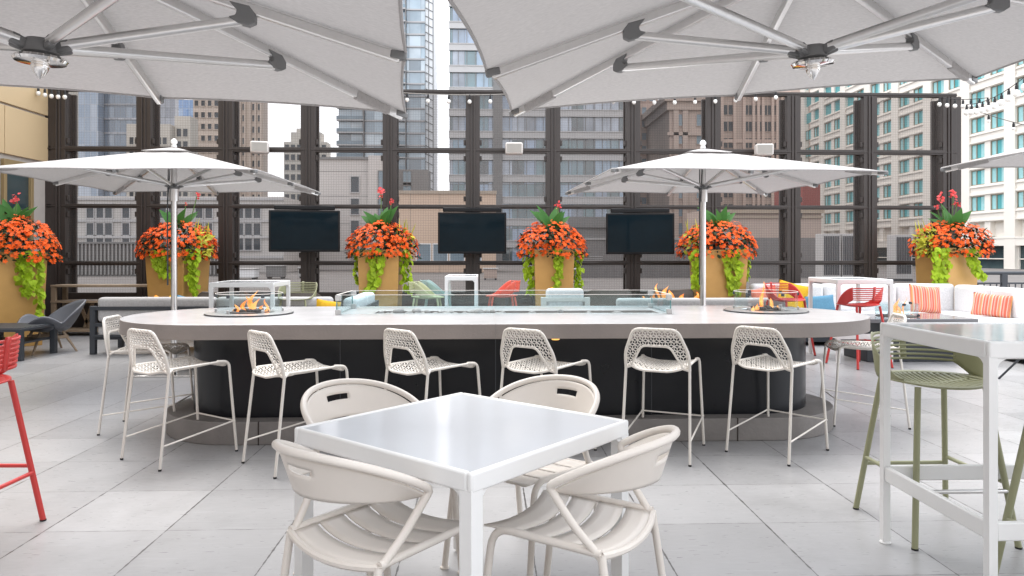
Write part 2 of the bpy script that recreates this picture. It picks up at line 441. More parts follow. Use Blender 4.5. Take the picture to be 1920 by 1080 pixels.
M = dict(
    pavers=tile_mat(), screen=screen_mat(), glass=clear_glass("wind_guard_glass"), glass_edge=mat("green_glass_edge", (0.16, 0.33, 0.33), 0.1),
    canopy=fabric_mat("canopy_fabric", (0.50, 0.48, 0.47), 0.13), flame=flame_mat(), stripe=stripe_mat("striped_cloth"),
    white=mat("white_powder_coat", (0.78, 0.78, 0.77), 0.32, var=0.05, rvar=0.08), tabletop=mat("white_glossy_top", (0.66, 0.68, 0.71), 0.09, var=0.03, rvar=0.04),
    cream=mat("cream_powder_coat", (0.70, 0.65, 0.595), 0.42, var=0.07, scale=9, rvar=0.08), wire=mat("cream_wire_coat", (0.73, 0.69, 0.635), 0.42, var=0.05),
    concrete_shaded=mat("shaded_concrete_edge", (0.235, 0.205, 0.19), 0.6, var=0.18, scale=4, bump=0.2, bscale=50),  # browner slab side, darkened further to paint in its shade
    concrete=mat("cast_concrete", (0.50, 0.488, 0.486), 0.22, var=0.10, scale=3, bump=0.06, bscale=90, rvar=0.04, spec=0.9),  # as slab top: lightened to paint in the light from above
    plinth=mat("plinth_concrete", (0.21, 0.195, 0.185), 0.75, var=0.3, scale=4, bump=0.3),
    black=mat("black_steel_cladding", (0.006, 0.007, 0.010), 0.30, var=0.25, rvar=0.08, spec=0.3), dark=mat("dark_grey_metal", (0.035, 0.04, 0.048), 0.45, var=0.15),
    alu=mat("brushed_aluminium", (0.72, 0.71, 0.70), 0.28, 0.9, var=0.08, scale=30, stretch=(1, 1, 0.1)), chrome=mat("polished_chrome", (0.8, 0.78, 0.76), 0.08, 1.0, var=0.03),
    joint=mat("grey_nylon_joint", (0.17, 0.17, 0.17), 0.5, var=0.15), brown=mat("brown_painted_steel", (0.036, 0.027, 0.023), 0.42, var=0.15, scale=3),
    tan=mat("tan_metal_panel", (0.56, 0.42, 0.245), 0.45, var=0.06, scale=2), jamb=mat("pale_stone_jamb", (0.47, 0.43, 0.39), 0.7, var=0.1),
    bronze=mat("bronze_window_frame", (0.33, 0.24, 0.12), 0.4, 0.3, var=0.1), winglass=mat("dark_teal_glass", (0.03, 0.05, 0.055), 0.06, var=0.4, scale=1),
    gold=mat("gold_brown_planter", (0.55, 0.315, 0.10), 0.38, 0.25, var=0.12, scale=7, rvar=0.1), soil=mat("dark_soil", (0.03, 0.022, 0.015), 0.9),
    bloom=leaf_mat("orange_petals", (0.90, 0.125, 0.01), 0.16, 0.15), red_bloom=leaf_mat("coral_red_petals", (0.80, 0.11, 0.11), 0.25, 0.2),
    darkleaf=leaf_mat("dark_green_leaves", (0.016, 0.032, 0.012), 0.5, 0.05, 0.12), lime=leaf_mat("lime_vine_leaves", (0.40, 0.56, 0.03), 0.3, 0.35),
    canna=leaf_mat("broad_green_leaves", (0.055, 0.17, 0.035), 0.4, 0.3), yellow=leaf_mat("yellow_green_leaves", (0.46, 0.45, 0.05), 0.45, 0.3), stem=mat("green_stem", (0.09, 0.16, 0.04), 0.6),
    tvblack=mat("black_plastic_bezel", (0.006, 0.006, 0.007), 0.35, spec=0.25), tvscreen=mat("dark_tv_glass", (0.004, 0.011, 0.016), 0.06, var=0.6, scale=1.5, spec=0.16),
    grey_cushion=fabric_mat("light_grey_cushion", (0.50, 0.49, 0.485), 0), pale_cushion=fabric_mat("pale_grey_cushion", (0.70, 0.70, 0.705), 0),
    shell=mat("slate_grey_shell", (0.115, 0.12, 0.135), 0.5, var=0.1), wood=mat("weathered_teak", (0.29, 0.215, 0.145), 0.6, var=0.25, scale=8, stretch=(1, 1, 6)),
    wicker=mat("taupe_wicker", (0.105, 0.088, 0.075), 0.8, var=0.4, scale=60, bump=0.6, bscale=90), red=mat("red_powder_coat", (0.56, 0.045, 0.04), 0.4, var=0.08), coral=mat("faded_coral_red_coat", (0.68, 0.11, 0.07), 0.42, var=0.08),
    sage=mat("sage_green_coat", (0.29, 0.295, 0.175), 0.42, var=0.08), pale_sage=mat("pale_yellow_green_coat", (0.44, 0.46, 0.27), 0.45, var=0.08), teal=mat("pale_teal_coat", (0.32, 0.45, 0.43), 0.45, var=0.08),
    yel=fabric_mat("yellow_cloth", (0.64, 0.37, 0.03), 0), blue=fabric_mat("blue_cloth", (0.11, 0.25, 0.36), 0), coralcloth=fabric_mat("coral_cloth", (0.7, 0.2, 0.13), 0), orange=fabric_mat("orange_cloth", (0.78, 0.33, 0.05), 0),
    bulb=mat("frosted_bulb_glass", (0.85, 0.84, 0.80), 0.15), socket=mat("black_rubber", (0.012, 0.012, 0.013), 0.6), cable=mat("pale_cable", (0.35, 0.33, 0.30), 0.6),
    pebble=mat("grey_pebble_stone", (0.22, 0.20, 0.19), 0.6, var=0.35, scale=12), char=mat("charred_burner", (0.03, 0.022, 0.018), 0.8, var=0.5, scale=30), box=mat("white_weathered_plastic", (0.68, 0.64, 0.60), 0.5, var=0.12, scale=15),
    gravel=mat("gravel_roof_grey", (0.115, 0.105, 0.10), 0.9, var=0.3, scale=0.5, bump=0.4, bscale=8), street=mat("asphalt_street", (0.06, 0.06, 0.06), 0.9),
    amber=amber_mat(), smoked=mat("smoked_glass_top", (0.16, 0.16, 0.17), 0.12, var=0.1),
    # city
    hotel=mat("cream_precast_stone", (0.70, 0.66, 0.60), 0.8, var=0.06, scale=0.6), hotelglass=mat("teal_tinted_glass", (0.10, 0.36, 0.38), 0.08, var=0.25, scale=0.25, coords="Object"), curtain=mat("teal_curtain", (0.30, 0.53, 0.54), 0.7, var=0.25, scale=2),  # teal is the curtain cloth's own colour
    hframe=mat("bronze_grey_frame", (0.27, 0.23, 0.17), 0.5), podium=mat("tan_podium_stone", (0.40, 0.33, 0.26), 0.8, var=0.1, scale=1), parapet=mat("brown_ledge", (0.27, 0.21, 0.16), 0.8),
    stoneb=mat("light_grey_limestone", (0.50, 0.475, 0.45), 0.85, var=0.12, scale=0.4), stonec=mat("pale_beige_concrete", (0.58, 0.54, 0.48), 0.85, var=0.08, scale=0.3), stonef=mat("tan_concrete_tower", (0.58, 0.49, 0.42), 0.85, var=0.08, scale=0.3),
    greystone=mat("cool_grey_panel", (0.52, 0.49, 0.465), 0.7, var=0.06, scale=0.5), darkpanel=mat("dark_grey_panel", (0.20, 0.195, 0.19), 0.7, var=0.12, scale=0.5), tanwall=mat("peach_tan_wall", (0.60, 0.45, 0.34), 0.8, var=0.06, scale=0.3),
    pinkbrick=mat("pink_brown_brick", (0.54, 0.42, 0.36), 0.85, var=0.12, scale=0.8), brownbrick=mat("brown_brick", (0.44, 0.35, 0.30), 0.85, var=0.15, scale=0.7), redbrick=mat("dark_red_brick", (0.24, 0.06, 0.05), 0.85, var=0.15),
    whiteslab=mat("white_concrete_slab", (0.78, 0.78, 0.78), 0.7, var=0.05, scale=0.4), lightband=mat("pale_stone_spandrel", (0.45, 0.44, 0.435), 0.5, var=0.08, scale=0.4), mech=mat("grey_mechanical_cladding", (0.16, 0.15, 0.145), 0.7, var=0.25, scale=1.2, stretch=(3, 3, 0.4)),
    louver=mat("galvanised_louvre", (0.30, 0.29, 0.28), 0.5, 0.2, var=0.25, scale=2), unit=mat("pale_grey_sheet_metal", (0.42, 0.41, 0.40), 0.5, var=0.1), darkwin=mat("dark_window_glass", (0.045, 0.055, 0.065), 0.08, var=0.5, scale=0.15),
    bluewin=mat("blue_grey_window_glass", (0.20, 0.26, 0.30), 0.1, var=0.4, scale=0.3), signgreen=mat("green_sign_disc", (0.03, 0.25, 0.16), 0.5),
    tower_blue=pane_mat("pale_blue_curtain_wall", [(0.20, 0.27, 0.36), (0.30, 0.37, 0.46), (0.42, 0.47, 0.54)], 1.6, 3.6, mull=0.1, mullcol=(0.33, 0.36, 0.40)),
    tower_slate=pane_mat("slate_blue_curtain_wall", [(0.10, 0.14, 0.19), (0.16, 0.21, 0.27), (0.25, 0.30, 0.36)], 1.6, 3.6, mull=0.1, mullcol=(0.14, 0.16, 0.19)),
    tower_sky=pane_mat("bright_blue_curtain_wall", [(0.15, 0.30, 0.60), (0.25, 0.42, 0.70), (0.42, 0.55, 0.75)], 2.0, 4.0, mull=0.1, mullcol=(0.4, 0.5, 0.65)),
    tower_grey=pane_mat("grey_curtain_wall", [(0.20, 0.21, 0.24), (0.28, 0.29, 0.32), (0.36, 0.37, 0.40)], 1.8, 3.4, mull=0.12, mullcol=(0.18, 0.19, 0.2)),
    office=pane_mat("office_ribbon_glass", [(0.035, 0.042, 0.048), (0.08, 0.16, 0.18), (0.26, 0.35, 0.48), (0.11, 0.13, 0.16), (0.42, 0.47, 0.55)], 2.2, 8.2, mull=0.03, seed=3),  # office pane colours hint at reflections, painted in
    condo=pane_mat("condo_glass", [(0.12, 0.16, 0.19), (0.33, 0.43, 0.50), (0.55, 0.62, 0.66), (0.20, 0.27, 0.32)], 3.0, 3.2, mull=0.03, mullcol=(0.12, 0.13, 0.14), seed=9),
)


# ------------------------------------------------------------------ mesh helpers
class MB:
    def __init__(s):
        s.v, s.f, s.mi, s.k = [], [], [], 0

    def add(s, vs, fs):
        o = len(s.v)
        s.v += [tuple(p) for p in vs]
        s.f += [tuple(i + o for i in f) for f in fs]
        s.mi += [s.k] * len(fs)
        return s

    def box(s, c, d, m=None):
        x, y, z = d[0] / 2, d[1] / 2, d[2] / 2
        vs = [V((a * x, b * y, e * z)) for a in (-1, 1) for b in (-1, 1) for e in (-1, 1)]
        vs = [(m @ p if m else p) + V(c) for p in vs]
        return s.add(vs, [(0, 1, 3, 2), (4, 6, 7, 5), (0, 4, 5, 1), (2, 3, 7, 6), (0, 2, 6, 4), (1, 5, 7, 3)])

    def bx(s, x0, x1, y0, y1, z0, z1):
        return s.box(((x0 + x1) / 2, (y0 + y1) / 2, (z0 + z1) / 2), (x1 - x0, y1 - y0, z1 - z0))

    def bar(s, p, q, w, h, up=(0, 0, 1), cap=True):
        p, q = V(p), V(q)
        d = (q - p).normalized()
        a = d.cross(V(up))
        if a.length < 1e-5:
            a = d.cross(V((0, 1, 0)))
        a.normalize()
        b = a.cross(d)
        vs = [e + a * (i * w / 2) + b * (j * h / 2) for e in (p, q) for i, j in ((-1, -1), (1, -1), (1, 1), (-1, 1))]
        fs = [(0, 1, 5, 4), (1, 2, 6, 5), (2, 3, 7, 6), (3, 0, 4, 7)]
        if cap:
            fs += [(3, 2, 1, 0), (4, 5, 6, 7)]
        return s.add(vs, fs)

    def tube(s, pts, r, n=8, closed=False, flat=1.0):
        pts = [V(p) for p in pts]
        N = len(pts)
        rs = r if isinstance(r, (list, tuple)) else [r] * N
        vs, fs = [], []
        prev = None
        for i, p in enumerate(pts):
            if closed:
                d = pts[(i + 1) % N] - pts[i - 1]
            else:
                d = pts[min(i + 1, N - 1)] - pts[max(i - 1, 0)]
            d.normalize()
            if prev is None:
                a = d.cross(V((0, 0, 1)))
                if a.length < 1e-3:
                    a = d.cross(V((0, 1, 0)))
            else:
                a = prev - d * prev.dot(d)
            a.normalize()
            prev = a
            b = d.cross(a)
            for k in range(n):
                t = 2 * pi * (k + .5) / n
                vs.append(p + a * (cos(t) * rs[i]) + b * (sin(t) * rs[i] * flat))
        m = N if closed else N - 1
        for i in range(m):
            j = (i + 1) % N
            for k in range(n):
                e = (k + 1) % n
                fs.append((i * n + k, i * n + e, j * n + e, j * n + k))
        if not closed:
            fs.append(tuple(reversed(range(n))))
            fs.append(tuple((N - 1) * n + k for k in range(n)))
        return s.add(vs, fs)

    def lathe(s, prof, n=24, c=(0, 0, 0), m=None):
        vs, fs = [], []
        for r, z in prof:
            for k in range(n):
                t = 2 * pi * k / n
                p = V((r * cos(t), r * sin(t), z))
                vs.append((m @ p if m else p) + V(c))
        for i in range(len(prof) - 1):
            for k in range(n):
                e = (k + 1) % n
                fs.append((i * n + k, i * n + e, (i + 1) * n + e, (i + 1) * n + k))
        if prof[0][0] > 1e-6:
            fs.append(tuple(reversed(range(n))))
        if prof[-1][0] > 1e-6:
            fs.append(tuple((len(prof) - 1) * n + k for k in range(n)))
        return s.add(vs, fs)

    def prism(s, poly, z0, z1, T=None):
        n = len(poly)
        vs = [V((x, y, z0)) for x, y in poly] + [V((x, y, z1)) for x, y in poly]
        if T:
            vs = [T(p) for p in vs]
        fs = [tuple(reversed(range(n))), tuple(range(n, 2 * n))]
        fs += [(i, (i + 1) % n, n + (i + 1) % n, n + i) for i in range(n)]
        return s.add(vs, fs)

    def grid(s, fn, nu, nv, cu=False, cv=False):
        vs = [fn(i / (nu if cu else nu - 1), j / (nv if cv else nv - 1)) for i in range(nu) for j in range(nv)]
        fs = []
        for i in range(nu if cu else nu - 1):
            for j in range(nv if cv else nv - 1):
                a, b = (i + 1) % nu, (j + 1) % nv
                fs.append((i * nv + j, a * nv + j, a * nv + b, i * nv + b))
        return s.add(vs, fs)

    def build(s, name, mats, parent=None, smooth=True, bevel=0, solid=0, seg=2, sub=0, ang=38):
        me = bpy.data.meshes.new(name)
        me.from_pydata(s.v, [], s.f)
        if not isinstance(mats, (list, tuple)):
            mats = [mats]
        for m in mats:
            me.materials.append(m)
        if len(mats) > 1:
            me.polygons.foreach_set("material_index", s.mi)
        if smooth:
            me.polygons.foreach_set("use_smooth", [True] * len(me.polygons))
            me.set_sharp_from_angle(angle=R(ang))
        me.update()
        o = bpy.data.objects.new(name, me)
        COL.objects.link(o)
        o.parent = parent
        if solid:
            q = o.modifiers.new("solid", 'SOLIDIFY')
            q.thickness = solid
            q.offset = 0
        if sub:
            q = o.modifiers.new("sub", 'SUBSURF')
            q.levels = q.render_levels = sub
        if bevel:
            q = o.modifiers.new("bevel", 'BEVEL')
            q.width = bevel
            q.segments = seg
            q.limit_method = 'ANGLE'
            q.angle_limit = R(50)
        return o


def tag(o, label=None, cat=None, group=None, kind=None):
    for k, v in (("label", label), ("category", cat), ("group", group), ("kind", kind)):
        if v:
            o[k] = v
    return o


def thing(name, label, cat, loc=(0, 0, 0), rz=0, group=None):
    o = bpy.data.objects.new(name, None)
    COL.objects.link(o)
    o.location = loc
    o.rotation_euler = (0, 0, R(rz))
    o.empty_display_size = 0.1
    return tag(o, label, cat, group)


def copy_tree(o, parent=None, swap=None):
    c = o.copy()
    COL.objects.link(c)
    c.parent = parent
    if swap and c.type == 'MESH':
        for i, sl in enumerate(c.material_slots):
            was = sl.material
            if was in swap:
                sl.link = 'OBJECT'
                sl.material = swap[was]
    for ch in list(o.children):
        copy_tree(ch, c, swap)
    return c


def dup(o, label, loc, rz, swap=None):
    c = copy_tree(o, None, swap)
    c.location = loc
    c.rotation_euler = (0, 0, R(rz))
    c["label"] = label
    return c


def arc(c, r, a0, a1, n):
    return [(c[0] + r * cos(a0 + (a1 - a0) * i / n), c[1] + r * sin(a0 + (a1 - a0) * i / n)) for i in range(n + 1)]


def fillet(pts, r, n=5, closed=False):
    """rounds the corners of a 3D polyline"""
    pts = [V(p) for p in pts]
    out = []
    N = len(pts)
    for i, p in enumerate(pts):
        if not closed and i in (0, N - 1):
            out.append(p)
            continue
        a, b = pts[i - 1], pts[(i + 1) % N]
        da, db = (a - p), (b - p)
        t = min(r, da.length * .45, db.length * .45)
        p0, p1 = p + da.normalized() * t, p + db.normalized() * t
        for k in range(n + 1):
            u = k / n
            out.append(p0 * (1 - u) ** 2 + p * 2 * u * (1 - u) + p1 * u * u)
    return out


def inside(poly, x, y):
    c = False
    j = len(poly) - 1
    for i in range(len(poly)):
        xi, yi = poly[i]
        xj, yj = poly[j]
        if (yi > y) != (yj > y) and x < (xj - xi) * (y - yi) / (yj - yi) + xi:
            c = not c
        j = i
    return c


def stadium(x0, x1, yc, r, n=24):
    return arc((x1 - r, yc), r, -pi / 2, pi / 2, n) + arc((x0 + r, yc), r, pi / 2, 3 * pi / 2, n)


# ------------------------------------------------------------------ the setting
b = MB()
b.bx(-7.9, 14, -7, 13.25, -0.3, 0)
tag(b.build("terrace_floor", M["pavers"], smooth=False), kind="structure")
b = MB()
b.bx(-90, 60.5, 13.6, 110, -1.2, -0.5)
tag(b.build("neighbouring_roof_ground", M["gravel"], smooth=False), kind="structure")
b = MB()
b.bx(-1500, 1500, -600, 2500, -61, -60)
tag(b.build("street_ground", M["street"], smooth=False), kind="structure")

# screen wall of brown steel frames with woven mesh
FY = 12.9
fence = thing("screen_fence", "tall brown steel framed screen wall with woven mesh panels behind the terrace", "screen wall", (0, FY, 0))
PX = [-7.40, -5.95, -4.55, -3.13, -1.71, -0.26, 1.16, 2.58, 4.02, 5.46, 6.85, 8.30]
pm = MB()
pm.bx(-.125, .125, -.05, .05, 0, 4.17)
pm.bx(-.04, .04, .05, .30, 0, 4.17)
pm.bx(-.11, .11, .30, .36, 0, 4.17)
pm.bx(-.045, -.012, -.07, -.05, .0, 4.17)
pm.bx(.012, .045, -.07, -.05, .0, 4.17)
for z in (1.19, 2.18, 3.17):
    for sx in (-1, 1):
        for dz in (-.14, .14):
            pm.bx(min(sx * .125, sx * .16), max(sx * .125, sx * .16), -.03, .03, z + dz - .045, z + dz + .045)
post0 = pm.build("post", M["brown"], fence, smooth=False, bevel=.006)
for i, x in enumerate(PX):
    p = post0 if i == 0 else post0.copy()
    if i:
        COL.objects.link(p)
        p.parent = fence
    p.location = (x, 0, 0)
for z, h in ((4.20, .07), (3.17, .085), (2.18, .07), (1.19, .075)):
    rb = MB()
    rb.bx(PX[0] - .2, PX[-1] + .13, -.046, .046, z - h / 2, z + h / 2)
    rb.bx(PX[0] - .2, PX[-1] + .13, -.062, -.046, z - .012, z + .012)
    rb.build("rail", M["brown"], fence, smooth=False, bevel=.005)
rb = MB()
rb.bx(PX[0] - .2, PX[-1] + .13, -.03, .04, 0.0, .68)
rb.build("base_panel", M["brown"], fence, smooth=False)
sb = MB()
sb.bx(PX[0] - .22, PX[0] - .125, -.046, .046, .0, 4.17)
sb.bx(PX[-1] + .125, PX[-1] + .21, -.046, .046, .0, 4.17)
sb.build("end_post", M["brown"], fence, smooth=False)
ZR = [.68, 1.1525, 1.2275, 2.145, 2.215, 3.1275, 3.2125, 4.165]
for i in range(len(PX) - 1):
    w = PX[i + 1] - PX[i] - .25
    for k in range(4):
        h = ZR[2 * k + 1] - ZR[2 * k]
        q = MB()
        q.grid(lambda u, v: (w * (u - .5), 0, h * (v - .5)), 2, 2)
        # corner gussets of the panel frame
        o = q.build("mesh_panel", M["screen"], fence, smooth=False)
        o.location = ((PX[i] + PX[i + 1]) / 2, .02, (ZR[2 * k] + ZR[2 * k + 1]) / 2)

# left building
lb = thing("clad_building", "tan metal clad building with bronze window frames on the left edge", "building", (-7.6, 0, 0))
w = MB()
w.bx(-6, -.02, -12, 12.98, -.3, 9)
w.bx(-.02, 24, -12, -7, -.3, 5)  # unseen wing behind the camera, added to darken surfaces facing it
w.build("wall", M["jamb"], lb, smooth=False)
for y0, y1, z0, z1 in ((4, 8.5, 2.93, 3.69), (8.52, 11.72, 2.93, 3.69), (11.74, 12.9, 2.93, 3.69), (4, 8.5, 3.73, 4.5), (8.52, 12.9, 3.73, 4.5), (4, 12.9, 4.54, 6.2)):
    p = MB()
    p.bx(-.02, .03, y0, y1, z0, z1)
    p.build("cladding_panel", M["tan"], lb, smooth=False, bevel=.006)
for y0, y1 in ((7.6, 9.5), (9.6, 11.6), (11.7, 12.45)):
    f = MB()
    for a, c, z0, z1 in ((y0, y0 + .07, .2, 2.85), (y1 - .07, y1, .2, 2.85), (y0 + .07, y1 - .07, 1.98, 2.06), (y0 + .07, y1 - .07, .2, .28), (y0 + .07, y1 - .07, 2.75, 2.85)):
        f.bx(-.018, .04, a, c, z0, z1)
    wn_ = f.build("window", M["bronze"], lb, smooth=False, bevel=.004)
    g = MB()
    g.bx(-.016, -.006, y0 + .07, y1 - .07, .28, 2.75)
    g.build("pane", M["winglass"], wn_, smooth=False)

# black railing on the right
rl = thing("metal_railing", "black metal railing with thin pickets behind the white sectional", "railing", (8.62, 13.0, 0))
q = MB()
q.tube([(0, 0, 1.0), (5.2, 0, 1.0)], .032, 10)
q.build("top_rail", M["dark"], rl)
q = MB()
q.bx(0, 5.2, -.015, .015, .80, .83)
q.bx(0, 5.2, -.015, .015, .08, .11)
q.build("lower_rail", M["dark"], rl, smooth=False)
for x in (.78, 2.6, 4.4):
    q = MB()
    q.bx(x - .055, x + .055, -.03, .03, 0, 1.01)
    q.build("post", M["dark"], rl, smooth=False, bevel=.004)
for i in range(44):
    q = MB()
    x = .06 + i * .117
    if min(abs(x - a) for a in (.78, 2.6, 4.4)) < .07:
        continue
    q.bx(x - .008, x + .008, -.008, .008, .11, .80)
    q.build("picket", M["dark"], rl, smooth=False)


# ------------------------------------------------------------------ the city behind
def block(name, label, x0, x1, y0, y1, ztop, m, cat="building", zb=-60, group=None):
    """an empty at the building's foot and its body"""
    t = thing(name, label, cat, ((x0 + x1) / 2, y0, zb), group=group)
    b = MB()
    b.bx(-(x1 - x0) / 2, (x1 - x0) / 2, 0, y1 - y0, 0, ztop - zb)
    b.build("wall", m, t, smooth=False)
    return t


def local(t, x, z):
    return x - t.location.x, z - t.location.z


def win_mesh(w, h, mframe, mglass, bars=1, fr=.12, d=.06):
    b = MB()
    b.bx(-w / 2, w / 2, -d * .4, 0, -h / 2, h / 2)
    b.k = 1
    b.bx(-w / 2 - fr, w / 2 + fr, -d, -.001, h / 2, h / 2 + fr)
    b.bx(-w / 2 - fr, w / 2 + fr, -d * 1.6, -.001, -h / 2 - fr, -h / 2)
    for sx in (-1, 1):
        b.bx(min(sx * w / 2, sx * (w / 2 + fr)), max(sx * w / 2, sx * (w / 2 + fr)), -d, -.001, -h / 2, h / 2)
    for k in range(1, bars + 1):
        x = -w / 2 + w * k / (bars + 1)
        b.bx(x - fr * .3, x + fr * .3, -d * .8, -d * .4, -h / 2, h / 2)
    o = b.build("window", [mglass, mframe], None, smooth=False)
    me = o.data
    bpy.data.objects.remove(o)
    return me


def windows(t, me, xs, zs, y=-.003):
    """windows at world x and z on the front face of building t, each an object of its own"""
    for z in zs:
        for x in xs:
            o = bpy.data.objects.new("window", me)
            COL.objects.link(o)
            o.parent = t
            lx, lz = local(t, x, z)
            o.location = (lx, y, lz)


def frange(a, b, n):
    return [a + (b - a) * i / (n - 1) for i in range(n)]


# hotel on the right: precast grid with real recesses, facade parallel to Y at X = 61
ht = thing("hotel_building", "cream stone hotel with rows of teal windows rising on the right", "building", (61, 70, -60))
w = MB()
w.bx(.55, 30, -12, 66, 0, 102)
per, y_a = 8.0, 14.0                        # pairs: 2.6 window, 1.0 pier, 2.6 window, 1.8 pilaster (y local)
zs0 = [3.25 + 3.26 * k for k in range(12)]  # world sill heights
for k in range(-1, 7):
    ys = y_a + per * k
    w.bx(-.27, .6, ys + 6.2, ys + 8.0, 58.6, 102)          # pilaster
    w.bx(-.08, .6, ys + 2.6, ys + 3.6, 63.2, 102)          # pier
for z in zs0:
    w.bx(-.1, .6, -12, 66, z + 60 + 1.9, z + 60 + 3.26)    # spandrel
    w.bx(-.22, .6, -12, 66, z + 60 + 2.0, z + 60 + 2.22)   # moulding
    w.bx(-.22, .6, -12, 66, z + 60 + 2.95, z + 60 + 3.1)
w.bx(-.3, .6, -12, 66, 63.05, 63.25)
w.bx(-.25, .6, -12, 66, 62.2, 63.05)
w.bx(-.4, .6, -12, 66, 58.6, 59.4)
w.build("wall", M["hotel"], ht, smooth=False)
q = MB()
q.bx(-3.2, .6, -12, 66, 57.6, 58.6)
q.bx(-3.6, .6, -12, 66, 58.6, 58.75)
q.build("ledge", M["podium"], ht, smooth=False)
q = MB()
q.bx(-3.0, .6, -12, 66, 0, 57.6)
q.build("podium_wall", M["parapet"], ht, smooth=False)
hw = MB()      # window seen from -X
hw.bx(.1, .14, -1.3, 1.3, 0, 1.9)
hw.k = 1
for a, c, z0, z1 in ((-1.3, -1.2, 0, 1.9), (1.2, 1.3, 0, 1.9), (-1.2, 1.2, 0, .1), (-1.2, 1.2, 1.8, 1.9), (.25, .35, .1, 1.8)):
    hw.bx(.0, .1, a, c, z0, z1)
hw.k = 2
for a, c in ((-1.15, -.45), (.45, 1.15)):
    hw.grid(lambda u, v: (.082 + .012 * sin(u * 40), a + (c - a) * u, .1 + 1.7 * v), 24, 2)
o = hw.build("window", [M["hotelglass"], M["hframe"], M["curtain"]], ht, smooth=False)
hme = o.data
first = True
cnt = 0
for zi, z in enumerate(zs0):
    for k in range(-1, 7):
        for dy in (1.3, 4.9):
            y = y_a + per * k + dy
            Yw = 70 + y
            if Yw < 78 or z > 36 or cnt >= 100:
                continue
            if zi == 0:
                continue
            if first:
                first = False
            else:
                o = bpy.data.objects.new("window", hme)
                COL.objects.link(o)
                o.parent = ht
            o.location = (0, y, z + 60)
            cnt += 1
rest = MB()
for zi, z in enumerate(zs0):
    for k in range(-2, 7):
        for dy in (1.3, 4.9):
            y = y_a + per * k + dy
            if zi == 0:
                continue
            rest.bx(.2, .24, y - 1.3, y + 1.3, z + 60, z + 61.9)
tag(rest.build("glazing", M["hotelglass"], ht, smooth=False), kind="stuff")
for k in range(-1, 7):                     # tall lobby windows on the lowest storey
    for dy in (3.1,):
        y = y_a + per * k + dy
        q = MB()
        q.bx(.3, .34, -3.0, 3.0, 0, 3.4)
        q.k = 1
        for a, c, z0, z1 in ((-3.1, -2.95, 0, 3.4), (2.95, 3.1, 0, 3.4), (-2.95, 2.95, 1.2, 1.32), (-2.95, 2.95, 3.3, 3.4)):
            q.bx(.1, .3, a, c, z0, z1)
        o = q.build("lobby_window", [M["winglass"], M["hotel"]], ht, smooth=False)
        o.location = (0, y, 59.4)
        q = MB()

# far left group
t = block("stone_building", "light grey stone building with tall dark windows low at the left", -52.9, -19.3, 70, 95, 6.7, M["stoneb"])
me = win_mesh(.62, 1.3, M["lightband"], M["darkwin"], 0, .1, .1)
xs = [-39.2, -37.3, -36.4, -35.6, -34.0, -30.6, -29.7, -27.2, -26.3, -23.4, -22.6, -21.8]
windows(t, me, xs, (5.3, 3.5, 1.7 + .6))
q = MB()
for z in (6.45, 4.4, 2.85, .95):
    q.bx(-16.8, 16.8, -.15, 0, z + 60 - .12, z + 60 + .12)
q.build("cornice", M["lightband"], t, smooth=False)
t = thing("louvre_screen", "grey metal louvre wall on the roof beyond the mesh at left", "louvre wall", (-28.5, 60, -.5))
q = MB()
for i in range(54):
    q.bx(-8.05 + i * .3, -7.93 + i * .3, -.12, .04, .1, 2.68)
q.build("slat", M["louver"], t, smooth=False)
q = MB()
q.bx(-8.2, 8.2, .04, .3, 0, 2.6)
q.bx(-8.25, 8.25, -.2, .3, 2.6, 2.75)
q.build("backing", M["darkpanel"], t, smooth=False)

t = block("glass_tower", "pale blue glass tower beside a darker twin at the upper left", -110.3, -104.6, 200, 206, 95, M["tower_blue"])
t = block("glass_tower", "dark slate blue glass tower at the upper left behind the beige block", -104.5, -94.5, 203, 210, 96, M["tower_slate"])
q = MB()
for k in range(40):
    q.bx(-5, 5, -.25, 0, k * 3.9 + .2, k * 3.9 + .7)
q.build("floor_band", M["tower_grey"], t, smooth=False)
t = block("balcony_tower", "sliver of beige tower with stacked balconies at the far left", -80.5, -76.9, 137, 140, 70, M["stonec"])
for k in range(16):
    q = MB()
    q.bx(-1.9, 2.3, -1.4, 0, 0, .35)
    q.bx(-1.9, 2.3, -1.4, -1.3, .35, 1.2)
    o = q.build("balcony", M["stonef"], t, smooth=False)
    o.location = (0, 0, 62 + k * 3.1)
t = block("office_block", "low beige office block with narrow dark windows far left", -72.8, -64.2, 150, 154, 27.4, M["stonec"])
windows(t, win_mesh(.8, 1.4, M["stonec"], M["darkwin"], 0), frange(-71.8, -65.2, 7), frange(8, 24, 7))
t = block("office_block", "slim beige block with one window column beside the low office", -64.1, -60.9, 152, 156, 29.4, M["stonec"])
windows(t, win_mesh(.9, 1.6, M["stonec"], M["darkwin"], 0), (-63.2, -61.9), frange(8, 26, 8))
t = block("glass_tower", "grey glass tower fading behind the slim beige block", -117, -109.5, 260, 268, 120, M["tower_grey"])
t = block("glass_tower", "bright blue glass tower with a flat top at upper left", -99.9, -93.5, 240, 245, 50.9, M["tower_sky"])
t = block("concrete_tower", "tan concrete tower with a grid of square windows behind left umbrella", -67.5, -61.5, 170, 175, 68, M["stonef"])
windows(t, win_mesh(.85, 1.25, M["stonef"], M["darkwin"], 0, .14, .16), frange(-66.7, -62.2, 4), frange(9, 41, 13))
t = block("concrete_tower", "tan concrete tower with thin window strips beside the square windowed one", -61.4, -52.9, 174, 178, 70, M["stonef"])
windows(t, win_mesh(.62, 1.5, M["stonef"], M["darkwin"], 0, .1, .16), [-57.3, -55.0, -53.7], frange(9, 41, 13))
q = MB()
for x in (-4, -2.8, -.9, .2, 1.4, 2.6, 3.9):
    q.bx(x - .18, x + .18, -.5, 0, 0, 130)
q.build("pilaster", M["stonef"], t, smooth=False)
